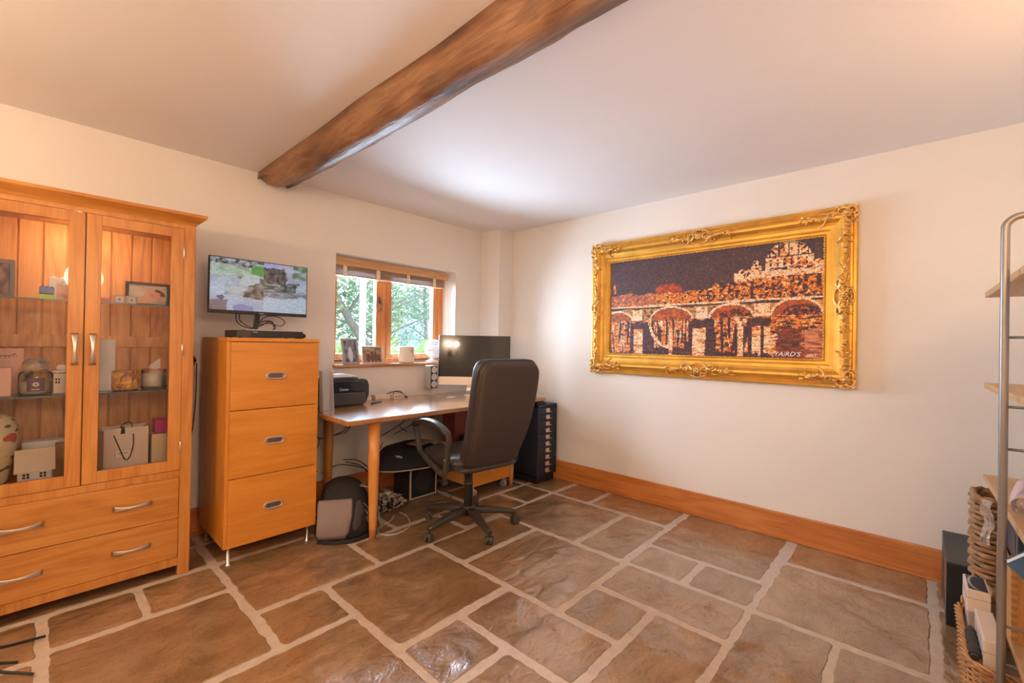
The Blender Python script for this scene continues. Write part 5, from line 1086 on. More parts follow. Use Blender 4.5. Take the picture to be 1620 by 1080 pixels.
for sy in (-1, 1):
    for szz in (-1, 1):
        b = BM(); oy = PY1_ if sy > 0 else PY0_; oz = PZ1_ if szz > 0 else PZ0_
        def T(s, d, h): # s along y from the corner inward, d along z inward
            dd = max(.001, min(.13, min(s, d))); return Vector((XR-.002-fz(dd)-h, oy-sy*s, oz-szz*d))
        def curl(cs, cd, r, turns, a0, w=.0105):
            pts = [T(cs+r*(1-.8*t)*math.cos(a0+turns*2*PI*t), cd+r*(1-.8*t)*math.sin(a0+turns*2*PI*t), .004+.006*t) for t in [k/24 for k in range(25)]]
            tube(b, pts, [w*(1-.45*k/24)*.85 for k in range(25)], 6)
        curl(.030, .030, .030, 1.4, 0, .010); curl(.075, .040, .034, 1.3, 2.6); curl(.040, .075, .034, -1.3, -1.0); curl(.125, .055, .030, 1.2, 3.0); curl(.055, .125, .030, -1.2, -1.4); curl(.012, .055, .018, 1, 1); curl(.055, .012, .018, -1, .5)
        for j in range(8):
            L = .042
            for (s0, d0, ang) in ((.15+.018*j, .048+.012*(j % 3), .5 if j % 2 else -.9), (.048+.012*(j % 3), .15+.018*j, PI/2+(.5 if j % 2 else -.9))):
                pts = [T(s0+(L-.003*j)*t*math.cos(ang+.7*t), d0+(L-.003*j)*t*math.sin(ang+.7*t)*(.9), .002+.009*math.sin(PI*t)) for t in [k/6 for k in range(7)]]
                sweep(b, pts, [.013*(.4+math.sin(PI*min(1, (k+1)/7.5))) for k in range(7)], .009, n=6, side=(0, 1, 1))
        for (c0, c1) in (((.09, .02), (.20, .105)), ((.02, .09), (.105, .20))):
            pts = [T(c0[0]+(c1[0]-c0[0])*t+.02*math.sin(t*6), c0[1]+(c1[1]-c0[1])*t+.02*math.sin(t*6+1.5), .004) for t in [i/14 for i in range(15)]]; tube(b, pts, [.0075-.003*i/14 for i in range(15)], 6)
        for j in range(6): a = j*PI/3; ball(b, T(.052+.016*math.cos(a), .052+.016*math.sin(a), .008), .008, .010, .010, u=8, v=6)
        ball(b, T(.052, .052, .016), .010)
        for j in range(4): ball(b, T(.010+.030*j, .006, .004), .010, .012, .008, u=8, v=6); ball(b, T(.006, .010+.030*j, .004), .010, .008, .012, u=8, v=6)
        obj('corner_ornament', b, goldd, fr)
# the canvas itself
def paint(u, v):
    seed = [0]
    water = v < .362+.03*u
    def U():
        seed[0] += 1; k = seed[0] % 5
        n = mnoise.noise(Vector((u*(34 if water else 60), v*(75 if water else 42), 10+k*3.1)))*1.55+rnd.uniform(-.16, .16)
        return max(0, min(.999, .5+.5*math.tanh(n*1.5)))
    R_ = U()
    L3 = lin
    sky = mixc(L3(88, 62, 60), L3(60, 45, 58), R_)
    if R_ > .90: sky = L3(112, 80, 72)
    c = sky
    org = [L3(214, 120, 40), L3(232, 150, 70), L3(190, 88, 30), L3(150, 62, 34), L3(240, 185, 120)]
    dark = [L3(70, 44, 48), L3(56, 40, 56), L3(98, 54, 46), L3(46, 34, 48)]
    cream = [L3(238, 205, 165), L3(225, 180, 130), L3(245, 220, 190), L3(205, 150, 100)]
    O = lambda: org[int(U()*5)]; D = lambda: dark[int(U()*4)]; Cc = lambda: cream[int(U()*4)]
    top = .665 if u < .55 else (.665+.02 if u < .71 else .735)
    if u > .66: top = .70+.06*min(1, (u-.66)/.1)
    brt = .515+.02*u                                        # bridge deck
    # buildings
    if brt < v < top:
        bl = .5+.5*mnoise.noise(Vector((u*14, 2.1, 0)))
        lim = brt+(top-brt)*(.55+.5*bl) if u < .55 else top
        if v < lim:
            c = O() if U() < .72 else D()
            if u < .30: c = O() if U() < .38 else mixc(L3(110, 55, 50), L3(200, 120, 90), U())
            if u > .48 and (int(u*62) % 3 == 0) and (int(v*46) % 2 == 0) and U() < .75: c = D()
            if .715 < u < .727: c = D()
    if .25 < u < .40 and ((u-.33)/.07)**2+((v-.665)/.055)**2 < 1: c = mixc(L3(196, 84, 50), L3(120, 46, 36), U())
    if .255 < u < .41 and v < .645-abs(u-.33)*.6 and v > brt+.03: c = O() if U() < .85 else D()
    if .01 < u < .03 and .66 < v < .76: c = O()
    # left church cluster
    for (a, w_, h0, h1) in ((.655, .012, .69, .77), (.68, .018, .69, .80), (.708, .016, .69, .79), (.737, .022, .72, .83), (.737, .012, .80, .865)):
        if abs(u-a) < w_ and h0 < v < h1-abs(u-a)*1.2: c = Cc() if U() < .7 else (O() if U() < .6 else D())
    # wall terraces below the dome
    if u > .715 and .705+.02*(u-.7) < v < .765: c = Cc() if U() < .8 else O()
    if u > .77 and .755 < v < .79: c = D() if U() < .55 else Cc()
    if .775 < u < .955 and .785 < v < .87:
        c = Cc() if U() < .6 else O()
        if (int(u*110) % 3 == 0) and (.80 < v < .82 or .835 < v < .855): c = D()
    du, dv = (u-.865)/.082, (v-.868)/.125
    if dv > 0 and du*du+dv*dv < 1:
        c = Cc() if U() < .62 else (O() if U() < .5 else D())
        if abs(math.sin(du*7)) < .25: c = D()
        if dv > .82: c = mixc(c, L3(110, 85, 75), .6)
    if .868 < v < .878 and .78 < u < .95: c = D()
    if u > .955 and .765 < v < .83-abs(u-.975)*1.5: c = Cc() if U() < .5 else O()
    # bridge
    wl = .362+.03*u
    if wl < v < brt:
        c = mixc(L3(205, 150, 85), L3(150, 96, 60), U())
        if U() < .22: c = D()
        if u > .8: c = mixc(L3(225, 160, 90), L3(190, 110, 50), U())
        if v > brt-.018: c = Cc()
        if brt-.036 < v < brt-.018: c = D()
    inside = False
    for (a, w_, zt) in ((.045, .075, .452), (.345, .102, .480), (.632, .088, .484), (.896, .088, .508)):
        e = ((u-a)/w_)**2+((v-wl)/(zt-wl))**2; e2 = ((u-a)/(w_+.014))**2+((v-wl)/(zt+.022-wl))**2
        if v > wl-.01:
            if e < 1:
                c = mixc(L3(205, 105, 42), L3(120, 55, 40), U()); inside = True
                if a > .5 and ((u-a-.02)/(w_*.85))**2+((v-wl)/((zt-wl)*.7))**2 < 1 and U() < .75: c = D()
                if a > .5 and U() < .2: c = L3(190, 70, 50)
            elif e2 < 1: c = Cc() if e > 1.06 else D()
    for (a, w_) in ((.160, .026), (.500, .028), (.765, .032)):
        if abs(u-a) < w_ and wl-.01 < v < brt-.04: c = Cc() if U() < .8 else O()
        if abs(u-a) < w_*.9 and wl-.01 < v < wl+.05 and a < .7: c = L3(225, 205, 180)
        if abs(u-a) < w_*1.25 and wl-.07 < v < wl-.005: c = D()
    # water
    if v < wl:
        c = D()
        if U() < .13: c = L3(120, 55, 48)
        if wl-.02 < v: c = O() if not abs((u-.345)) > .6 and U() < .5 else D()
        st = mnoise.noise(Vector((u*60, v*3, 3)))
        for (a, w_, lo, kind) in ((.06, .062, .04, 0), (.345, .092, .10, 0), (.635, .075, .07, 0), (.166, .028, .0, 1), (.487, .032, .0, 1), (.742, .018, .06, 1), (.80, .030, .06, 1), (.95, .045, .03, 2), (.345, .010, .0, 1), (.675, .012, .0, 1)):
            if abs(u-a) < w_*(1-.15*(wl-v)) and v > lo+.04*st:
                if kind == 0: c = O() if (st > -.15 and U() < .8) else D(); c = Cc() if abs(st) < .04 else c
                elif kind == 1 and v < wl-.085: c = Cc() if U() < .68 else O()
                elif kind == 2 and v < wl-.12: c = mixc(L3(225, 150, 110), L3(130, 52, 40), U())
        if u > .80 and v > wl-.16+(u-.8)*.25 and v < wl: c = O() if U() < .62 else D()
        if .82 < u < .93 and v < wl-.1 and U() > .3: c = mixc(L3(160, 70, 40), L3(70, 38, 40), U())
        if ((u-.345)/.115)**2+((v-wl)/.27)**2 > .86 and ((u-.345)/.115)**2+((v-wl)/.27)**2 < 1.1 and u < .345: c = Cc() if U() < .75 else O()
    return c
b = BM(); gridcol(b, (XR-.016, IY1+.012, IZ0-.012), (0, -(IY1-IY0+.024), 0), (0, 0, IZ1-IZ0+.024), 250, 128, paint, jit=.42, wob=lambda u, v: rnd.uniform(0, .0012))
cv = obj('canvas', b, vcol('oil_paint', .38, bump=.6, bscale=300), pt, recalc=False)
b = BM(); MT = lambda u, v: Matrix.Translation((XR-.0178, IY1-(IY1-IY0)*u, IZ0+(IZ1-IZ0)*v)) @ Matrix(((0, 0, -1, 0), (-1, 0, 0, 0), (0, 1, 0, 0), (0, 0, 0, 1)))
text_bm(b, "YAiRD'S", .042, MT(.868, .050), .0003, shear=.3); text_bm(b, '2017', .026, MT(.958, .042), .0003, shear=.3)
obj('signature', b, mat('white_paint', (.85, .82, .8), .5), cv)

# ================================================================== SHELVING (turned a touch off the wall)
SA = math.radians(1.16); SO = Vector((2.80, -.2075, 0))
def S(l, d, z=0): # l metres from the corner tip into the room, d metres behind the front edge
    return Vector((SO.x-l*math.cos(SA)-d*math.sin(SA), SO.y-l*math.sin(SA)-d*math.cos(SA)+.0, z))
sh = thing('shelving_unit', 'pine shelving with thick boards on grey tubular ladder frames', 'shelves', tuple(S(.7, .16)), SA)
MI = Matrix.Translation(SO) @ Matrix.Rotation(SA, 4, 'Z')
def sbox(b, l0, l1, d0, d1, z0, z1, bev=.0): box(b, -l1, -l0, -d1, -d0, z0, z1, bev, M=MI)
off = Matrix.Identity(4)
def sobj(name, b, m, parent, **k):
    # world-built mesh brought into the turned unit's own axes
    Mw = (Matrix.Translation(parent.location) @ Matrix.Rotation(parent.rotation_euler.z, 4, 'Z')).inverted()
    bmesh.ops.transform(b, matrix=Mw, verts=b.verts); return obj(name, b, m, parent, local=True, **k)
for z in (1.4545, 1.063, .6685, .2765):
    b = BM(); sbox(b, 0, 1.42, 0, .30, z, z+.0245, .002); sobj('shelf', b, PINE('X'), sh)
tubem = mat('grey_tube', (.30, .27, .25), .38, .6)
ladders = []
for l in (.760, 1.385):
    b = BM(); P = lambda d, z: S(l, d, z)
    pts = [P(-.030, 0)]+[P(-.030, z) for z in (.3, .6, 1.0, 1.4)]+crom([P(-.030, 1.595), P(-.027, 1.618), P(-.006, 1.637), P(.030, 1.639)], 4)+crom([P(.25, 1.639), P(.29, 1.637), P(.313, 1.618), P(.316, 1.59)], 4)+[P(.316, .8), P(.316, 0)]
    tube(b, pts, .0105, 12); lad = sobj('ladder_frame', b, tubem, sh)
    for z in (1.266, 1.052, .922, .585, .379, .262):
        b = BM(); tube(b, [P(-.024, z), P(.308, z)], .0045, 8); o = obj('rung', b, tubem, lad, local=True)
        Mw = (Matrix.Translation(sh.location) @ Matrix.Rotation(SA, 4, 'Z')).inverted(); o.data.transform(Mw)
    ladders.append(lad)
# black tower on the floor behind the basket
t_ = thing('tower_computer', 'slim black tower standing on the floor against the skirting by the shelving', 'computer', (3.0, -.148, 0))
b = BM(); box(b, 2.785, 3.255, -.199, -.096, .0, .283, .004); cs = obj('case', b, mat('tower_black', (.035, .032, .032), .4), t_)
b = BM(); box(b, 2.779, 2.786, -.197, -.098, .006, .277, .002); obj('front_panel', b, blackm, cs)
b = BM(); [box(b, 2.86, 2.90, -.0962, -.0945, z, z+.05, .0006) for z in (.13, .21)]; box(b, 2.788, 2.793, -.0965, -.0945, .01, .275, .0006); obj('chrome_trim', b, chrome, t_)
# seagrass basket on the second shelf from the floor
def woven(b, path, z0, z1, rows, r, amp, wav, taper=1.0, c=(0, 0), mi=0, n=6):
    """stacked strands running round the closed path, weaving in and out"""
    m = len(path)
    for k in range(rows):
        t = k/(rows-1); z = z0+(z1-z0)*t; s = 1+(taper-1)*t; pts = []
        for i in range(m):
            p = path[i]; q = path[(i+1) % m]; d = (q-p).normalized(); nn = Vector((d.y, -d.x, 0))
            w = amp*math.sin(i*2*PI/wav+PI*k); pc = Vector((c[0]+(p.x-c[0])*s, c[1]+(p.y-c[1])*s, 0)); pts.append(pc+nn*w+Vector((0, 0, z+rnd.uniform(-.08, .08)*r)))
        tube(b, pts, r, n, True, mi=mi)
def rrect(x0, x1, y0, y1, r, step):
    pts = []
    for (cx, cy, a0) in ((x1-r, y1-r, 0), (x0+r, y1-r, 90), (x0+r, y0+r, 180), (x1-r, y0+r, 270)):
        for k in range(5): a = math.radians(a0+k*22.5); pts.append(Vector((cx+r*math.cos(a), cy+r*math.sin(a), 0)))
    out = []
    for i, p in enumerate(pts):
        q = pts[(i+1) % len(pts)]; n = max(1, round((q-p).length/step))
        for k in range(n): out.append(p.lerp(q, k/n))
    return out
t_ = thing('seagrass_basket', 'chunky plaited seagrass basket standing on the low pine shelf', 'basket', (2.655, -.33, .3015))
seag = mat('seagrass', (.34, .18, .085), .8, bump=.7, bscale=120, var=.35, vscale=20, bdist=.002)
path = rrect(2.56, 2.745, -.46, -.172, .04, .018); b = BM(); woven(b, path, .314, .618, 16, .0100, .0075, 5, 1.0, (2.657, -.34)); obj('woven_sides', b, seag, t_)
b = BM(); tp = [p.copy() for p in path]
for ph in (0, PI): tube(b, [p+Vector((0, 0, .632+.008*math.sin(i*2*PI/5+ph)))+Vector((math.cos(i*2*PI/5+ph)*.006, 0, 0)) for i, p in enumerate(tp)], .011, 6, True)
obj('plaited_rim', b, seag, t_)
b = BM(); box(b, 2.575, 2.73, -.445, -.19, .3015, .312, .003); obj('base', b, seag, t_)
# clear bag hanging over the basket
b = BM(); M = Matrix.Rotation(0, 4, 'X')
gx_ = []
for i in range(9):
    row = []
    for j in range(13):
        u, v = i/8, j/12; x = 2.50-.12*u*(1-.5*v)-.03*v; y = -.182-.020*u+.008*mnoise.noise(Vector((u*5, v*5, 2))); z = .655-.17*v+.02*u; row.append(b.verts.new((x+.018*mnoise.noise(Vector((u*7, v*7, 8))), y+.01*math.sin(v*9)*.6, z)))
    gx_.append(row)
for i in range(8):
    for j in range(12): f = b.faces.new((gx_[i][j], gx_[i+1][j], gx_[i+1][j+1], gx_[i][j+1])); f.smooth = False
bmesh.ops.solidify(b, geom=b.faces[:], thickness=.002)
solo('clear_bag', b, mat('cellophane', (.85, .72, .62), .12, trans=.8, coat=.5), 'crinkled clear plastic bag hanging between the seagrass basket and the shelf', 'bag', (2.45, -.19, .48))
# pine crate with finger joints
t_ = thing('pine_crate', 'small finger-jointed pine box on the low shelf beside the seagrass basket', 'box', (2.28, -.33, .3015)); crm = wood('crate_pine', (.62, .33, .12), (.55, .27, .085), (.42, .18, .05), 'Z', rough=.5)
b = BM(); cx0, cx1, cy0, cy1, cz0, cz1 = 2.12, 2.49, -.45, -.222, .302, .520
for q_ in ((cx0, cx1, cy1-.012, cy1, cz0, cz1), (cx0, cx1, cy0, cy0+.012, cz0, cz1), (cx0, cx0+.012, cy0+.012, cy1-.012, cz0, cz1), (cx1-.012, cx1, cy0+.012, cy1-.012, cz0, cz1), (cx0+.012, cx1-.012, cy0+.012, cy1-.012, cz0, cz0+.01), (cx0+.17, cx0+.18, cy0+.012, cy1-.012, cz0+.01, cz1)): box(b, *q_)
cb_ = obj('sides', b, crm, t_)
for x in (cx0-.0005, cx1-.0115):
    b = BM()
    for k in range(9): box(b, x, x+.012, cy1-.0125, cy1+.0005, cz0+.006+k*.024, cz0+.018+k*.024)
    obj('finger_joint', b, wood('end_grain', (.42, .20, .07), (.36, .16, .05), (.28, .11, .03), 'Z', rough=.6), cb_)
b = BM(); box(b, 2.16, 2.44, -.43, -.238, .5215, .640, .004); box(b, 2.20, 2.30, -.2385, -.2365, .54, .62, .0006); solo('dark_blue_box', b, mat('midnight_card', (.030, .040, .065), .4), 'dark midnight-blue box resting in the finger-jointed pine box', 'box', (2.30, -.33, .5215))
t_ = thing('blue_book', 'blue paperback leaning out over the low pine shelf', 'book', (1.99, -.266, .53)); 
Mb = Matrix.Translation((1.99, -.266, .592)) @ Matrix.Rotation(PI/2, 4, 'Z') @ Matrix.Rotation(PI/4, 4, 'Y') @ Matrix.Rotation(PI/2, 4, 'X')
b = BM(); box(b, -.048, .048, -.050, .048, -.016, .016, .002, M=Mb); 
bo = obj('pages', b, whitepaper, t_); b = BM(); box(b, -.050, .050, -.050, .050, .0161, .0175, M=Mb); box(b, -.050, .050, -.050, .050, -.0175, -.0161, M=Mb); box(b, -.050, .050, -.0515, -.050, -.0175, .0175, M=Mb); cvb = obj('cover', b, mat('blue_cover', (.05, .13, .27), .4), t_)
b = BM(); tube(b, [Mb @ Vector((.0+.012*math.cos(a), .0+.018*math.sin(a), .0182*(1))) for a in [2*PI*k/16 for k in range(16)]], .002, 6, True); obj('cover_ring', b, whitepaper, cvb)
b = BM(); M = Matrix.Translation((2.22, -.33, .6935)); box(b, -.10, .10, -.07, .07, 0, .012, .003, M=M); sweep(b, crom([(2.21, -.232, .706), (2.21, -.236, .735), (2.19, -.250, .765), (2.17, -.30, .775)], 6), .16, .003, n=8, e=5, side=(1, 0, 0)); solo('curled_magazine', b, mat('magazine_paper', (.62, .46, .44), .35, var=.3, vscale=14), 'curled glossy magazine on the middle pine shelf', 'magazine', (2.22, -.33, .6935))
# wicker hamper in front of the shelves
wick = mat('wicker', (.50, .25, .10), .5, var=.25, vscale=30); 
t_ = thing('wicker_basket', 'honey wicker basket full of white boxes on the floor under the shelving', 'basket', (2.32, -.30, 0))
bx0, bx1, by0, by1 = 2.065, 2.575, -.48, -.106
path = rrect(bx0+.02, bx1-.02, by0+.02, by1-.02, .05, .0085); cc = ((bx0+bx1)/2, (by0+by1)/2)
b = BM(); woven(b, path, .012, .192, 22, .0034, .0042, 4, 1.02, cc, n=5); obj('woven_sides', b, wick, t_)
b = BM()
pp = rrect(bx0+.02, bx1-.02, by0+.02, by1-.02, .05, .034)
for p in pp: tube(b, [Vector((p.x, p.y, .004)), Vector((cc[0]+(p.x-cc[0])*1.02, cc[1]+(p.y-cc[1])*1.02, .202))], .0030, 5)
obj('stakes', b, wick, t_)
b = BM(); rp_ = [Vector((cc[0]+(p.x-cc[0])*1.025, cc[1]+(p.y-cc[1])*1.025, .203)) for p in path]
for s in range(3):
    ph = s*2*PI/3; tube(b, [p+Vector((math.cos(i*2*PI/11+ph)*.008, math.cos(i*2*PI/11+ph)*.008, math.sin(i*2*PI/11+ph)*.009)) for i, p in enumerate(rp_)], .0052, 6, True)
obj('plaited_rim', b, wick, t_)
b = BM(); box(b, bx0+.03, bx1-.03, by0+.03, by1-.03, .0, .010); obj('base', b, wick, t_)
b = BM(); 
for s in (-1, 1): tube(b, crom([(2.56, -.15-.012*s, .205), (2.568, -.15-.008*s, .235), (2.568, -.20, .246), (2.568, -.25+.008*s, .235), (2.56, -.25+.012*s, .205)], 6), .006, 6)
obj('handle', b, wick, t_)
wb = mat('white_box_card', (.78, .67, .60), .35)
def pbox(name, label, c, sz_, rx, rz, ry=0, top=None):
    t_ = thing(name, label, 'box', c); t_.rotation_euler = (rx, ry, rz); b = BM(); box(b, -sz_[0]/2, sz_[0]/2, -sz_[1]/2, sz_[1]/2, 0, sz_[2], .003); o = obj('box', b, wb, t_, local=True)
    b = BM(); box(b, -sz_[0]/2-.0006, sz_[0]/2+.0006, -sz_[1]/2-.0006, sz_[1]/2+.0006, sz_[2]*.62, sz_[2]*.62+.0012); obj('lid_seam', b, mat('seam_brown', (.25, .16, .12), .6), o, local=True)
    if top:
        b = BM(); gridcol(b, (-sz_[0]/2+.006, -sz_[1]/2+.006, sz_[2]+.0006), (sz_[0]-.012, 0, 0), (0, sz_[1]-.012, 0), 40, 24, top); obj('cover_picture', b, vcol('print_gloss', .3), o, local=True, recalc=False)
    return t_
def swoosh(u, v):
    d = abs((v-.15)-.75*math.sqrt(max(0, 1-(u-.55)**2*3)));
    return mixc((.62, .62, .66), (.02, .022, .035), min(1, d*9)) if d < .12 else mixc((.015, .017, .03), (.05, .07, .13), .5+nz(u*.4, v*2, 9, 41))
pbox('white_picture_box', 'white box with a dark swirl picture on its lid standing in the wicker basket', (2.435, -.166, .262), (.15, .062, .082), 0, .02, top=swoosh)
pbox('white_box', 'larger plain white box with a lid standing in the middle of the wicker basket', (2.235, -.182, .176), (.235, .046, .108), 0, .02)
b = BM(); box(b, 2.10, 2.345, -.33, -.155, .011, .174, .004); solo('lower_white_box', b, wb, 'white carton underneath the other boxes in the wicker basket', 'box', (2.23, -.25, .012))
b = BM(); M = Matrix.Translation((2.44, -.20, .011)); box(b, -.07, .07, -.03, .06, 0, .249, .003, M=M); solo('grey_carton', b, mat('grey_card', (.45, .38, .34), .5), 'grey carton standing on end under the picture box in the wicker basket', 'box', (2.44, -.20, .011))
t_ = thing('folded_umbrella', 'rolled black folding umbrella lying along the near edge of the wicker basket', 'umbrella', (2.21, -.144, .19)); 
b = BM(); pts = crom([(2.13, -.144, .2165), (2.16, -.144, .2166), (2.21, -.144, .2167), (2.25, -.144, .2167), (2.29, -.144, .2167)], 5); tube(b, pts, [.0145+.002*math.sin(i*1.3) for i in range(len(pts))], 14); obj('canopy', b, mat('umbrella_cloth', (.040, .034, .032), .6, bump=.6, bscale=40, bdist=.004), t_)
b = BM(); cyl(b, (2.285, -.144, .2167), (2.32, -.144, .2167), .013, 16); obj('handle', b, plast, t_)
b = BM(); cyl(b, (2.115, -.144, .2165), (2.135, -.144, .2165), .011, 16); obj('tip', b, plast, t_)
# black iron stand whose feet show at the left edge
t_ = thing('iron_stand', 'black iron stand with flat splayed feet on the floor in front of the display cabinet', 'stand', (-.22, 2.46, 0))
for (a, c_) in (((-.22, 2.46, .05), (.056, 2.592, .006)), ((-.22, 2.46, .05), (-.016, 2.455, .006)), ((-.22, 2.46, .05), (.024, 2.328, .006)), ((-.22, 2.46, .05), (-.42, 2.60, .006)), ((-.22, 2.46, .05), (-.42, 2.32, .006))):
    a, c_ = Vector(a), Vector(c_); d = (c_-a); b = BM(); pts = crom([a+Vector((0, 0, .02)), a+d*.35+Vector((0, 0, .028)), a+d*.7+Vector((0, 0, .012)), c_], 6); n_ = len(pts)
    sweep(b, pts, [.013-.004*i/n_ for i in range(n_)], .008, n=10, e=3, side=(0, 0, 1)); obj('foot', b, mat('black_iron', (.03, .026, .026), .45, .3), t_)
b = BM(); tube(b, [(-.22, 2.46, .055), (-.22, 2.46, .75)], .011, 12); lathe(b, [(.03, .035), (.032, .06), (.012, .09)], (-.22, 2.46, 0)); obj('stem', b, mat('black_iron', (.03, .026, .026), .45, .3), t_)

# ================================================================== OUTSIDE THE WINDOW
def leafmat(name, c1, c2):
    if name in MATS: return MATS[name]
    m, t, bb = _nm(name); oi = t.nodes.new('ShaderNodeTexCoord'); n = t.nodes.new('ShaderNodeTexNoise'); n.inputs['Scale'].default_value = 3.5; n.inputs['Detail'].default_value = 5; r = t.nodes.new('ShaderNodeValToRGB')
    t.links.new(oi.outputs['Object'], n.inputs[0]); t.links.new(n.outputs[0], r.inputs[0]); r.color_ramp.elements[0].position = .35; r.color_ramp.elements[1].position = .65
    r.color_ramp.elements[0].color = (*c1, 1); r.color_ramp.elements[1].color = (*c2, 1); t.links.new(r.outputs[0], bb.inputs['Base Color']); bb.inputs['Roughness'].default_value = .5
    tr = t.nodes.new('ShaderNodeBsdfTranslucent'); t.links.new(r.outputs[0], tr.inputs[0]); mx = t.nodes.new('ShaderNodeMixShader'); mx.inputs[0].default_value = .45
    t.links.new(bb.outputs[0], mx.inputs[1]); t.links.new(tr.outputs[0], mx.inputs[2]); t.links.new(mx.outputs[0], t.nodes['Material Output'].inputs[0]); MATS[name] = m; return m
barkm = mat('bark', (.17, .15, .14), .9, bump=.7, bscale=20, bdist=.01)
def leaves(b, c, R, n, s):
    for _ in range(n):
        while True:
            p = Vector((rnd.uniform(-1, 1), rnd.uniform(-1, 1), rnd.uniform(-1, 1)))
            if p.length < 1: break
        p = Vector(c)+Vector((p.x*R[0], p.y*R[1], p.z*R[2])); a = rnd.uniform(0, 6.3); t = rnd.uniform(-.9, .9); L = s*rnd.uniform(.6, 1.3)
        d = Vector((math.cos(a)*math.cos(t), math.sin(a)*math.cos(t), math.sin(t))); q = d.orthogonal().normalized(); q.rotate(Matrix.Rotation(rnd.uniform(0, 6.3), 3, d))
        b.faces.new([b.verts.new(p), b.verts.new(p+d*L*.5+q*L*.26), b.verts.new(p+d*L), b.verts.new(p+d*L*.5-q*L*.26)])
def tree(label, base, ctrl, r0_, clusters, lm, ls, group=None):
    t_ = thing('garden_tree', label, 'tree', base, 0, group); b = BM(); B = Vector(base)
    for pts, r in ctrl:
        P_ = crom([B+Vector(p) for p in pts], 6); tube(b, P_, [r*(1-.75*i/len(P_)) for i in range(len(P_))], 9)
    obj('trunk', b, barkm, t_); b = BM()
    for c, R, n in clusters: leaves(b, B+Vector(c), R, n, ls)
    o = obj('foliage', b, lm, t_, recalc=False)
    return t_
lA = leafmat('leaf_bluegreen', (.10, .20, .12), (.30, .48, .32)); lB = leafmat('leaf_mid', (.12, .21, .12), (.34, .46, .30)); lC = leafmat('leaf_lime', (.22, .42, .08), (.50, .72, .22))
g = BM(); box(g, -30, 45, YB+WT+.02, 60, -.2, -.1); o = struct('ground', g, mat('garden_grass', (.20, .30, .12), .9, var=.3, vscale=2)); o['label'] = 'grass outside the window'
def rb(n, span, zlo, zhi, r): # random branches from a trunk
    out = []
    for _ in range(n):
        z = rnd.uniform(zlo, zhi); a = rnd.uniform(0, 6.3); l = rnd.uniform(.5, 1)*span
        out.append(([(0, 0, z), (l*.4*math.cos(a), l*.4*math.sin(a), z+l*.25), (l*math.cos(a), l*math.sin(a), z+l*.5)], r))
    return out
tree('leaning grey-barked tree seen through the left casement', (4.3, 7.4, -.1), [([(0, 0, 0), (.0, 0, .9), (-.45, .1, 1.7), (-1.1, .2, 2.8), (-1.5, .2, 4)], .11), ([(-.1, 0, 1.1), (.25, .1, 1.9), (.4, .1, 3.2)], .06), ([(-.5, .1, 1.8), (-.1, .1, 2.4), (.3, 0, 2.7)], .035)]+rb(10, 1.4, 1.2, 3, .022),
     .1, [((-.4, .2, 3.0), (1.5, 1.0, 1.0), 2200), ((.1, .3, 1.9), (.8, .6, .5), 420), ((-.9, .3, 2.2), (.7, .6, .6), 500)], lB, .10)
tree('slender pale tree seen through the right casement', (6.6, 9.0, -.1), [([(0, 0, 0), (.05, 0, 1.2), (-.05, 0, 2.4), (.05, 0, 4.2)], .06)]+rb(16, 1.3, .9, 3.4, .018),
     .1, [((0, 0, 2.9), (1.1, .9, 1.2), 1900), ((.4, .2, 1.6), (.7, .6, .6), 500), ((-.6, .3, 1.3), (.5, .5, .4), 260)], lA, .09)
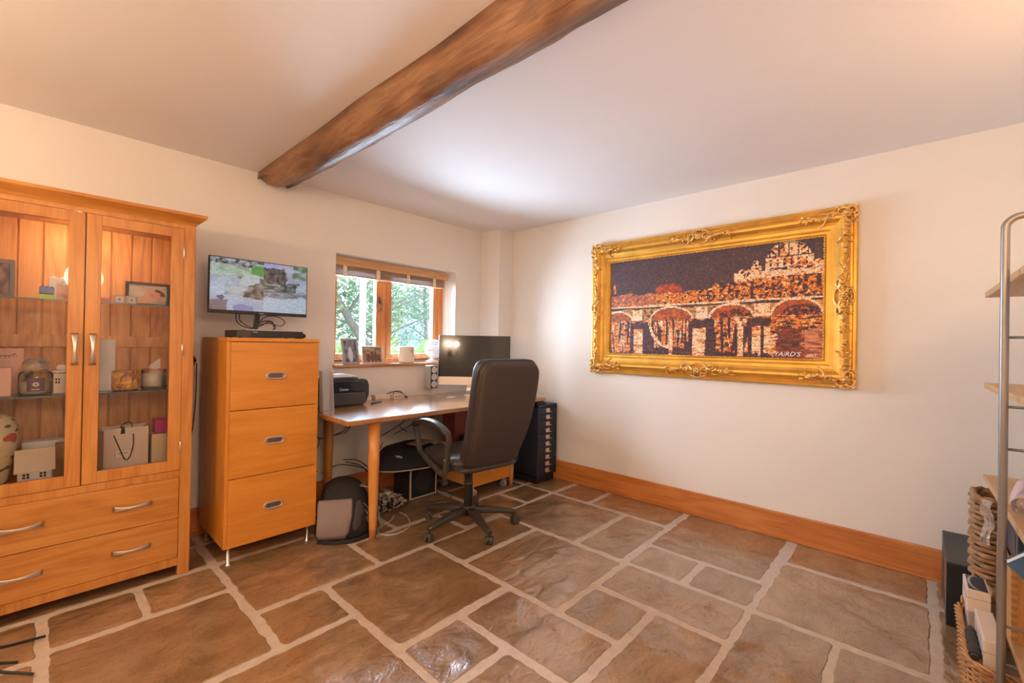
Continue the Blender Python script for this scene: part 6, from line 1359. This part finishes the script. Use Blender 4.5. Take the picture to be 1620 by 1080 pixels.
tree('broad bluish tree far behind the garden', (9.5, 15.5, -.1), [([(0, 0, 0), (.1, 0, 2), (0, 0, 5)], .16)]+rb(8, 2, 1.5, 4, .04), .1, [((0, 0, 2.6), (2.8, 1.2, 1.6), 4200), ((-2.4, .3, 1.3), (1.6, 1, .8), 1400)], lA, .15)
tree('rounded green tree far behind on the right', (12.5, 18, -.1), [([(0, 0, 0), (.1, 0, 2), (0, 0, 5)], .16)], .1, [((0, 0, 2.0), (2.2, 1.2, 1.9), 4200)], lB, .15)
tree('tall airy tree far behind on the left', (7.0, 22, -.1), [([(0, 0, 0), (-.1, 0, 2), (.2, 0, 5)], .14)]+rb(12, 2, 1.5, 4, .04), .1, [((0, 0, 3.2), (1.9, 1.2, 1.6), 2200), ((0, 0, 1.5), (1.5, 1, .8), 900)], lB, .14)
for i, (x, y, w) in enumerate(((2.35, 4.72, .22), (2.92, 4.75, .24), (3.48, 4.7, .25), (4.05, 4.8, .26))):
    t_ = thing('garden_shrub', ['lime-green shrub outside below the left casement', 'lime-green shrub outside left of the window mullion', 'lime-green shrub outside below the right casement', 'lime-green shrub outside at the right jamb'][i], 'shrub', (x, y, -.1), 0, 'shrubs below the window')
    b = BM(); leaves(b, (x, y, .62), (w, .3, .62), 1700, .075); obj('foliage', b, lC, t_, recalc=False)
    b = BM(); [tube(b, [(x, y, -.1), (x+rnd.uniform(-.15, .15), y+rnd.uniform(-.1, .1), .8)], .008, 5) for _ in range(6)]; obj('stems', b, barkm, t_)
t_ = thing('garden_shed', 'pale grey shed with a slate roof beyond the garden', 'shed', (8.6, 11.7, -.1)); b = BM(); box(b, 7.9, 9.4, 11.2, 12.2, -.1, 1.35); obj('walls', b, mat('shed_wall', (.42, .45, .48), .8), t_)
b = BM(); prism(b, [(11.05, 1.32), (11.7, 1.95), (12.35, 1.32)], 7.8, 9.5, 'yz'); obj('roof', b, mat('shed_roof', (.30, .33, .37), .7), t_)
b = BM(); cyl(b, (2.305, 4.22, -.1), (2.305, 4.22, 2.9), .034, 20); [cyl(b, (2.305, 4.22, z), (2.305, 4.22, z+.05), .040, 20) for z in (.3, 1.9, 2.75)]
solo('garden_post', b, mat('post_grey', (.36, .39, .43), .4), 'pale grey round post standing just outside the left casement', 'post', (2.305, 4.22, -.1))
